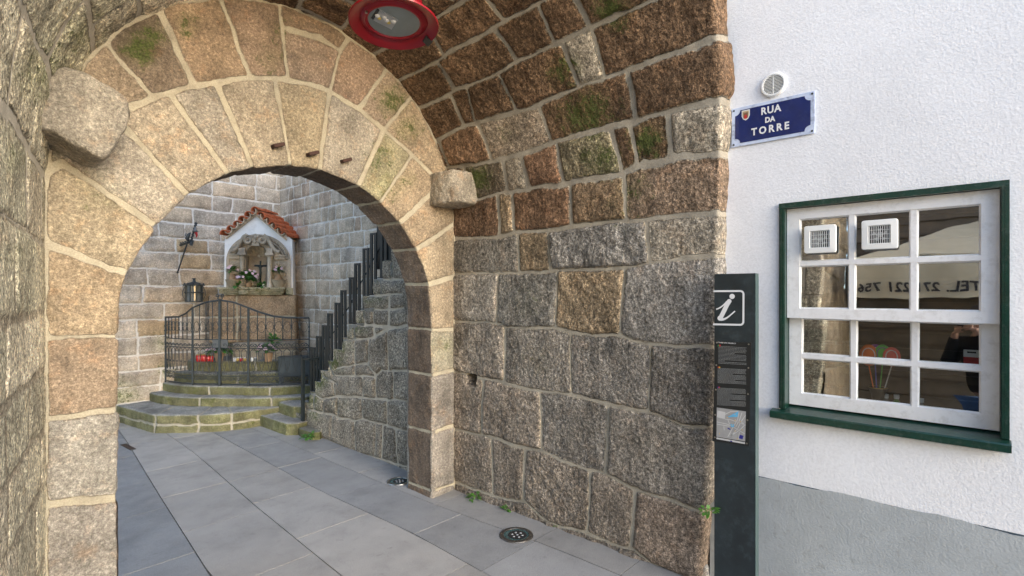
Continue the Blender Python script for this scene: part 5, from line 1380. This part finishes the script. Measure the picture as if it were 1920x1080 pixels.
# ================================================================== lantern and bracket on the courtyard wall
lc = at_y(364, 548, YB-.15)
ln_ = empty('wall_lantern', 'round wrought iron lantern hanging on the courtyard wall left of the shrine', 'lantern', (lc[0], YB, lc[2]))
z0, z1 = at_y(364, 566, YB-.15)[2], at_y(364, 536, YB-.15)[2]
mb = MB(); mb.lathe([(0, z0-lc[2]), (.105, z0-lc[2]), (.105, z0-lc[2]+.014), (0, z0-lc[2]+.014)], tuple(lc), 20); mb.build('base', MAT['iron'], ln_)
mb = MB(); mb.lathe([(.088, z0-lc[2]+.016), (.088, z1-lc[2])], tuple(lc), 20); mb.build('glass', MAT['lantern_glass'], ln_, sm=True)
mb = MB()
for k in range(8): a = 2*PI*k/8; mb.box((lc[0]+.098*math.cos(a), lc[1]+.098*math.sin(a), (z0+z1)/2), (.016, .016, z1-z0), Matrix.Rotation(a, 4, 'Z'))
mb.tube([(lc[0]+.106*math.cos(2*PI*k/24), lc[1]+.106*math.sin(2*PI*k/24), lc[2]-.004) for k in range(24)], .010, 5, closed=True)
for s in (-1, 1): mb.tube([(lc[0]+s*.105, lc[1], z1), (lc[0]+s*.135, lc[1], (z1*.65+z0*.35)), (lc[0]+s*.135, lc[1], (z1*.4+z0*.6)), (lc[0]+s*.105, lc[1], z0+.02)], .005, 5)
mb.build('cage', MAT['iron'], ln_)
mb = MB(); mb.lathe([(.128, z1-lc[2]), (.13, z1-lc[2]+.012), (.07, z1-lc[2]+.04), (.02, z1-lc[2]+.055), (.015, z1-lc[2]+.085), (.026, z1-lc[2]+.10), (0, z1-lc[2]+.105)], tuple(lc), 20)
for k in range(10): a = 2*PI*k/10; mb.lathe([(0, z1-lc[2]+.01), (.014, z1-lc[2]+.022), (0, z1-lc[2]+.042)], (lc[0]+.115*math.cos(a), lc[1]+.115*math.sin(a), lc[2]), 6)
mb.build('cap', MAT['iron'], ln_)
mb = MB(); mb.b2((lc[0]-.014, lc[1]+.10, lc[2]+.02), (lc[0]+.014, YB, lc[2]+.045)); mb.build('wall_arm', MAT['iron'], ln_)
A_, B_, C_, T_ = at_y(337, 460, YB), at_y(358, 453, YB-.30), at_y(333, 511, YB), at_y(367, 420, YB-.32)
br = empty('iron_bracket', 'ornate iron wall bracket with a diagonal strut and small red figure', 'bracket', tuple(A_))
mb = MB(); mb.tube([A_, B_], .018, 4); 
for k in range(5): f = (k+.5)/5; mb.tube([A_+(B_-A_)*f+np.array([0, 0, .02]), A_+(B_-A_)*f+np.array([0, 0, .034])], .012, 5)
mb.build('arm', MAT['iron'], br)
mb = MB(); mb.tube([C_, B_+np.array([-.03, .02, 0])], .009, 6); mb.lathe([(0, -.015), (.02, 0), (0, .015)], tuple(C_), 8); mb.build('strut', MAT['iron'], br)
mb = MB(); tw = [B_+(T_-B_)*k/24+np.array([.008*math.cos(k*1.6), .008*math.sin(k*1.6), 0]) for k in range(25)]; mb.tube(tw, .012, 6); mb.tube([B_+np.array([0, 0, -.05]), B_+np.array([.02, 0, .02])], .02, 6)
mb.lathe([(0, -.03), (.018, -.02), (.014, 0), (.022, .012), (0, .03)], tuple(T_), 8); mb.build('twisted_spear', MAT['iron'], br)
D_ = at_y(354, 443, YB-.25); mb = MB(); mb.tube([D_+np.array([0, 0, -.07]), D_+np.array([-.02, 0, -.03]), D_+np.array([.0, 0, .02]), D_+np.array([.02, 0, .05])], [.012, .026, .022, .008], 6); mb.tube([D_+np.array([-.04, 0, 0]), D_+np.array([-.03, 0, .04])], .006, 5); mb.build('beast', MAT['iron'], br, sm=True)
E_ = at_y(366, 431, YB-.32); mb = MB(); mb.lathe([(0, .045), (.014, .04), (.016, .02), (.028, -.01), (.034, -.025), (0, -.028)], tuple(E_), 8); mb.build('figure', MAT['lock_metal'], br, sm=True)
mb = MB(); mb.tube([E_+np.array([.005, -.01, -.03]), E_+np.array([.016, -.01, -.07]), E_+np.array([.012, -.01, -.10])], [.018, .014, .004], 6); mb.build('pennant', MAT['print_red'], br)
# ================================================================== pendant lamp
LZ = 2.83; lp = at_z(739, 46, LZ)
lamp = empty('pendant_lamp', 'round red enamel street lamp hanging from the vault with a grey glass underside', 'lamp', (lp[0], lp[1], LZ))
MB().lathe([(.214, -.004), (.216, .004), (.205, .012), (.178, .030), (.158, .055), (.142, .10), (.125, .15), (.085, .20), (.04, .225), (.03, .30), (0, .30)], (lp[0], lp[1], LZ), 56).build('shade', MAT['red_enamel'], lamp, auto=40)
MB().lathe([(.1235, .013), (.128, .006), (.136, .005), (.142, .011), (.150, .012), (.160, .018), (.170, .006), (.213, -.004)], (lp[0], lp[1], LZ), 56).build('inner_rim', MAT['red_enamel'], lamp, auto=50)
MB().lathe([(0, .0105), (.06, .0108), (.127, .013)], (lp[0], lp[1], LZ), 48).build('glass', MAT['lamp_glass'], lamp, sm=True)
zz_ = LZ+.007
Zl = lambda x, y: tuple(at_z(630+x/8.727, y/8.727, zz_))
mb = MB(); mb.prism([Zl(590, 330), Zl(905, 470), Zl(1020, 335), Zl(700, 185)], (0, 0, .012)); mb.build('led_module', MAT['led_plate'], lamp)
mb = MB(); mb.prism([Zl(552, 300), Zl(590, 318), Zl(692, 190), Zl(655, 175)], (0, 0, .012)); mb.build('led_end', MAT['dark_plastic'], lamp)
mb = MB()
for p in ((695, 305), (858, 370)): q = Zl(*p); mb.lathe([(0, -.004), (.009, -.002), (.009, .0)], q, 12)
mb.build('led_chip', MAT['led_yellow'], lamp)
mb = MB()
for p in ((785, 290), (940, 350), (660, 260), (820, 330)): q = Zl(*p); mb.lathe([(0, -.009), (.010, -.006), (.012, .0)], q, 12)
mb.build('led_lens', MAT['print_white'], lamp, sm=True)
Zk = lambda x, y: tuple(at_z(630+x/8.727, y/8.727, LZ+.002))
mb = MB(); mb.prism([Zl(1450, 620), Zl(1540, 700), Zl(1620, 630), Zl(1510, 550)], (0, 0, -.012)); mb.build('clip', MAT['dark_plastic'], lamp)
mb = MB(); q = Zk(465, 222); mb.lathe([(0, -.003), (.006, -.001), (.006, .02)], q, 10); mb.build('screw', MAT['steel'], lamp)
MB().tube([(lp[0], lp[1], LZ+.29), (lp[0], lp[1], 3.56)], .018, 10).build('stem', MAT['dark_steel'], lamp)
_d = Vector((lp[0], lp[1], 0)).normalized()
lamp.rotation_euler = Matrix.Rotation(R(6), 3, Vector((0, 0, 1)).cross(_d)).to_euler(); lamp.scale = (.94, .94, .94)
# ================================================================== in-ground lights, drain, weeds, loose stone
def ground_light(px, py, r, lab, bright):
    p = at_z(px, py, .002); t = empty('ground_light', lab, 'light', (p[0], p[1], 0), 'round uplights set in the paving')
    MB().lathe([(r*.74, .004), (r*.76, .007), (r*.97, .006), (r, .001)], (p[0], p[1], 0), 40).build('ring', MAT['dark_steel' if bright else 'steel'], t, auto=40)
    MB().lathe([(0, .002), (r*.74, .0025)], (p[0], p[1], 0), 36).build('lens', plain('uplight_glass', (.045, .095, .095), .12, 0, .3, 25, coat=.6) if 'uplight_glass' not in MAT else MAT['uplight_glass'], t)
    MB().lathe([(0, .0032), (r*.55, .0034)], (p[0]+.004, p[1]-.006, 0), 30).build('well', MAT['dark_plastic'], t)
    mb = MB()
    for k in range(7):
        a = 2*PI*k/6; q = (0, 0) if k == 6 else (.3*r*math.cos(a), .3*r*math.sin(a)); mb.lathe([(.008, .0036), (.006, .006), (0, .0068)], (p[0]+q[0]+.004, p[1]+q[1]-.006, 0), 10)
    mb.build('leds', MAT['led_plate'], t)
    for k in range(4): mb = MB(); a = 2*PI*k/4+.6; mb.lathe([(.006, .0068), (0, .0078)], (p[0]+r*.87*math.cos(a), p[1]+r*.87*math.sin(a), 0), 8); mb.build('screw', MAT['steel'], t)
ground_light(968, 1003, .112, 'round in-ground light in the paving near the passage wall', True)
ground_light(748, 902, .100, 'round in-ground light partly hidden by the arch pier', False)
pd = at_z(240, 838, .003); t = empty('drain_slot', 'narrow dark drain slot in the paving by the left pier', 'drain', tuple(pd))
mb = MB(); mb.box((pd[0], pd[1], .004), (.05, .30, .006), Matrix.Rotation(R(5), 4, 'Z'), .002, 1); mb.build('slot_cover', MAT['dark_steel'], t)
mb = MB()
for k in range(6): mb.box((pd[0]-.022+k*.0088, pd[1], .0078), (.003, .28, .0015), Matrix.Rotation(R(5), 4, 'Z'))
mb.build('bars', MAT['rust_iron'], t)
rw = random.Random(3)
def weed(p, s, n, lab, m='leaf_bright'):
    t = empty('weed', lab, 'weed', tuple(p), 'green weeds in the masonry joints'); mb = MB(); bush(mb, (p[0], p[1], p[2]+s*.3), s, s*.7, n, s*.75, s*.5, rw); mb.build('leaves', MAT[m], t)
    mb = MB()
    for k in range(5): mb.tube([p, (p[0]+rw.uniform(-.5, .5)*s, p[1]+rw.uniform(-.5, .5)*s, p[2]+s*.6)], .0015, 4)
    mb.build('stems', MAT[m], t)
weed(at_z(889, 937, 0), .045, 26, 'green weed at the wall foot beside the arch pier')
weed(at_z(948, 957, 0), .035, 20, 'green weed at the wall foot left of the nearer ground light')
weed(at_z(1044, 987, 0), .022, 12, 'tiny weed at the wall foot right of the nearer ground light')
q = at_y(1316, 962, 1.11); weed((q[0]-.01, q[1]-.035, q[2]), .045, 16, 'bright green weed growing from the wall corner behind the totem')
weed(at_z(578, 823, .02), .06, 40, 'low green weed on the mossy block at the stair foot', 'leaf_green')
q = at_z(1311, 1072, .0); t = empty('loose_stone', 'small loose grey stone at the wall corner beside the totem', 'stone', tuple(q))
mb = MB(); mb.box((q[0], q[1]-.01, .025), (.10, .09, .08), Matrix.Rotation(.5, 4, 'Z'), .02, 2); rock('rubble', mb.mesh('r'), MAT['arch_granite'], t, .008, .006, (.33, .32, .30), rnd=4)
# ================================================================== across the street (seen reflected in the window panes)
shop = empty('shop_house', 'timber sided shop house across the lane with a cream awning', 'house', (-2.6, -1.5, 0))
mb = MB()
for k in range(20): mb.prism([(-2.6, -5, .2*k), (-2.57, -5, .2*k), (-2.595, -5, .2*k+.192), (-2.6, -5, .2*k+.192)], (0, 6.1, 0))
mb.build('siding', MAT['siding'], shop)
MB().b2((-3.4, -5, -.02), (-2.605, 1.1, 4.0)).build('shop_core', MAT['siding'], shop)
aw = empty('awning', 'cream fabric awning with a grey telephone number across the lane', 'awning', (-2.56, -.6, 2.8))
y0, y1 = -2.6, .90
mb = MB(); mb.prism([(-2.56, y0, 2.95), (-1.2, y0, 2.34), (-1.2, y1, 2.34), (-2.56, y1-1.15, 2.95)], (0, 0, -.015)); mb.build('canopy', MAT['awning_cloth'], aw)
mb = MB(); n = 40; top, bot = [], []
V1 = [mb.v((-1.195+.012*math.sin(k*1.1), y0+(y1-y0)*k/n, 2.325)) for k in range(n+1)]; V2 = [mb.v((-1.19+.016*math.sin(k*1.1+.4), y0+(y1-y0)*k/n, 2.12)) for k in range(n+1)]; V3 = [mb.v((-1.19+.01*math.sin(k*1.1+.9), y0+(y1-y0)*k/n, 1.90)) for k in range(n+1)]
for k in range(n): mb.face([V1[k], V1[k+1], V2[k+1], V2[k]]); mb.face([V2[k], V2[k+1], V3[k+1], V3[k]])
mb.build('valance', MAT['awning_cloth'], aw, sm=True)
BA = Matrix(((0, 0, 1, -1.17), (1, 0, 0, 0), (0, 1, 0, 0), (0, 0, 0, 1)))
text_mesh('TEL. 271 221 756', .140, MAT['letter_grey'], aw, BA @ Matrix.Translation((.33, 2.01, 0)), space=1.05, off=.004)
mb = MB()
for y in (y0+.05, -.8, y1-.05): mb.tube([(-2.56, y, 2.3), (-1.22, y, 2.31)], .02, 6)
mb.tube([(-1.215, y0, 2.31), (-1.215, y1, 2.31)], .018, 6); mb.build('frame', MAT['awning_frame'], aw)
# ================================================================== the photographer (seen reflected in the panes)
FW, RT = np.array([ST, CT, 0]), np.array([CT, -ST, 0])
def pw(r, f, z): return tuple(RT*r+FW*f+np.array([0, 0, z]))
def skin(verts, edges, root=0, sub=2):
    me = bpy.data.meshes.new('sk'); me.from_pydata([pw(*v[:3]) for v in verts], edges, [])
    o = bpy.data.objects.new('sk', me); COL.objects.link(o); m = o.modifiers.new('s', 'SKIN'); m.use_smooth_shade = True
    sv = me.skin_vertices[0].data
    for i, v in enumerate(verts): sv[i].radius = (v[3], v[4] if len(v) > 4 else v[3]); sv[i].use_root = i == root
    o.modifiers.new('u', 'SUBSURF').levels = sub
    dg = bpy.context.evaluated_depsgraph_get(); dg.update(); out = bpy.data.meshes.new_from_object(o.evaluated_get(dg)); bpy.data.objects.remove(o); return out
per = empty('person', 'person in a dark jacket and blue jeans holding a camera, reflected in the window', 'person', pw(0, -.26, 0))
fo = -.27
legs = lambda g: [(0, fo, .96, .13*g, .10*g), (.09, fo, .88, .085*g), (.105, fo+.01, .50, .062*g), (.11, fo-.02, .12, .05*g), (-.09, fo, .88, .085*g), (-.105, fo+.02, .50, .062*g), (-.11, fo, .12, .05*g)]
le = [(0, 1), (1, 2), (2, 3), (0, 4), (4, 5), (5, 6)]
tors = lambda g: [(0, fo, .96, .14*g, .105*g), (0, fo-.01, 1.18, .145*g, .11*g), (0, fo, 1.38, .15*g, .105*g), (.17, fo, 1.42, .07*g), (.25, fo+.08, 1.20, .052*g), (.11, fo+.19, 1.50, .038*g), (-.17, fo, 1.42, .07*g), (-.24, fo+.10, 1.19, .052*g), (-.09, fo+.19, 1.48, .038*g), (0, fo+.01, 1.47, .06*g)]
te = [(0, 1), (1, 2), (2, 3), (3, 4), (4, 5), (2, 6), (6, 7), (7, 8), (2, 9)]
bmx = bmesh.new()
def addm(me): bmx.from_mesh(me)
addm(skin(legs(.85)+[(.11, fo+.07, .05, .04), (-.11, fo+.09, .05, .04)], le+[(3, 7), (6, 8)])); addm(skin(tors(.85)+[(0, fo+.03, 1.56, .055), (.095, fo+.215, 1.54, .03, .02), (-.07, fo+.215, 1.52, .03, .02)], te+[(9, 10), (5, 11), (8, 12)]))
for s, (hr, hf, hz) in ((1, (.092, fo+.215, 1.555)), (-1, (-.066, fo+.215, 1.53))):
    for k, (dr, dz, l) in enumerate(((0, .03, .075), (0, .01, .082), (0, -.01, .076), (0, -.028, .06))):
        addm(skin([(hr, hf, hz+dz, .010), (hr-s*.01, hf+.02, hz+dz, .009), (hr-s*.035, hf+.028, hz+dz, .0085), (hr-s*l, hf+.022, hz+dz, .007)], [(0, 1), (1, 2), (2, 3)], sub=1))
    addm(skin([(hr, hf-.02, hz-.01, .012), (hr-s*.025, hf-.035, hz-.02, .010), (hr-s*.05, hf-.03, hz-.015, .008)], [(0, 1), (1, 2)], sub=1))
mh = bpy.data.meshes.new('h'); hb = MB(); hc = pw(0, fo+.06, 1.62); hb.M = Matrix(((RT[0], FW[0], 0, hc[0]), (RT[1], FW[1], 0, hc[1]), (0, 0, 1, hc[2]), (0, 0, 0, 1)))
hb.lathe([(0, -.115), (.045, -.105), (.062, -.07), (.072, -.02), (.076, .03), (.07, .075), (.045, .108), (0, .118)], n=24); hb.lathe([(0, -.03), (.014, -.02), (.012, .02), (0, .03)], (0, .075, -.01), 8)
for s in (-1, 1): hb.lathe([(0, -.03), (.012, -.01), (.014, .02), (0, .03)], (s*.078, -.005, 0), 8); hb.lathe([(0, -.012), (.014, 0), (0, .012)], (s*.03, .062, .012), 8)
hb.lathe([(0, -.008), (.02, 0), (0, .008)], (0, .062, -.055), 8); addm(hb.mesh('head'))
me = bpy.data.meshes.new('body'); bmx.to_mesh(me); bmx.free(); me = modmesh(me, [('REMESH', dict(mode='VOXEL', voxel_size=.0065)), ('SMOOTH', dict(factor=.5, iterations=2))]); smooth(me); link('body', me, MAT['skin'], per)
link('jeans', skin(legs(1.12), le), MAT['denim'], per); link('jacket', skin(tors(1.12), te), MAT['jacket_cloth'], per)
hb = MB(); hb.M = Matrix(((RT[0], FW[0], 0, hc[0]), (RT[1], FW[1], 0, hc[1]), (0, 0, 1, hc[2]), (0, 0, 0, 1))); hb.lathe([(.084, -.04), (.088, .03), (.08, .085), (.05, .122), (0, .132)], (0, -.014, .008), 24); hb.build('hair', MAT['hair_brown'], per, sm=True)
for s in (-1, 1): link('shoe', skin([(s*.11, fo-.03, .05, .05), (s*.11, fo+.05, .045, .048), (s*.115, fo+.15, .035, .04, .034)], [(0, 1), (1, 2)]), MAT['dark_plastic'], per)
cm = empty('camera', 'black camera held up by the person reflected in the window', 'camera', pw(0, -.06, 1.6))
mb = MB(); mb.M = Matrix(((RT[0], FW[0], 0, 0), (RT[1], FW[1], 0, 0), (0, 0, 1, 1.6), (0, 0, 0, 1))); mb.b2((-.065, -.10, -.045), (.065, -.06, .045), .008); mb.b2((-.03, -.10, .046), (.03, -.065, .075), .008); mb.build('camera_body', MAT['dark_plastic'], cm)
mb = MB(); mb.M = Matrix(((RT[0], 0, FW[0], 0), (RT[1], 0, FW[1], 0), (0, 1, 0, 1.6), (0, 0, 0, 1))); mb.lathe([(.036, -.06), (.036, -.03), (.034, -.02), (.028, -.022), (0, -.026)], n=24); mb.build('lens', MAT['dark_plastic'], cm)
# ================================================================== light, sky, camera
W = bpy.data.worlds.new('World'); scene.world = W; W.use_nodes = True; nt = W.node_tree
bg = nt.nodes['Background']; sk = nt.nodes.new('ShaderNodeTexSky'); sk.sky_type = 'NISHITA'; sk.sun_disc = False
SUN_D = Vector((-.10, -.92, .36)).normalized()
sk.sun_elevation = math.asin(SUN_D.z); sk.sun_rotation = math.atan2(SUN_D.x, SUN_D.y)
sk.air_density = 1.0; sk.dust_density = 1.2; sk.ozone_density = 1.0
nt.links.new(sk.outputs[0], bg.inputs[0]); bg.inputs[1].default_value = SKY
ld = bpy.data.lights.new('sun', 'SUN'); ld.energy = SUNE; ld.angle = R(35); ld.color = (1, .985, .96)
lo = bpy.data.objects.new('sun', ld); COL.objects.link(lo); lo.rotation_euler = SUN_D.to_track_quat('Z', 'Y').to_euler(); lo.location = (0, 0, 12)
cd = bpy.data.cameras.new('camera_view'); cd.sensor_width = 36; cd.lens = F_PX/1920*36; cd.shift_y = 8/1920; cd.clip_start = .02; cd.clip_end = 300
co = bpy.data.objects.new('camera_view', cd); COL.objects.link(co); co.location = (0, 0, EYE); co.rotation_euler = (PI/2, 0, -TH); scene.camera = co
vs = scene.view_settings; vs.view_transform = 'Standard'; vs.look = 'None'; vs.exposure = EXPO; vs.gamma = 1; vs.use_curve_mapping = False
scene.cycles.max_bounces = 10; scene.cycles.diffuse_bounces = 6; scene.cycles.glossy_bounces = 4; scene.cycles.transparent_max_bounces = 12
scene.cycles.use_denoising = True
scene.cycles.sample_clamp_indirect = 8
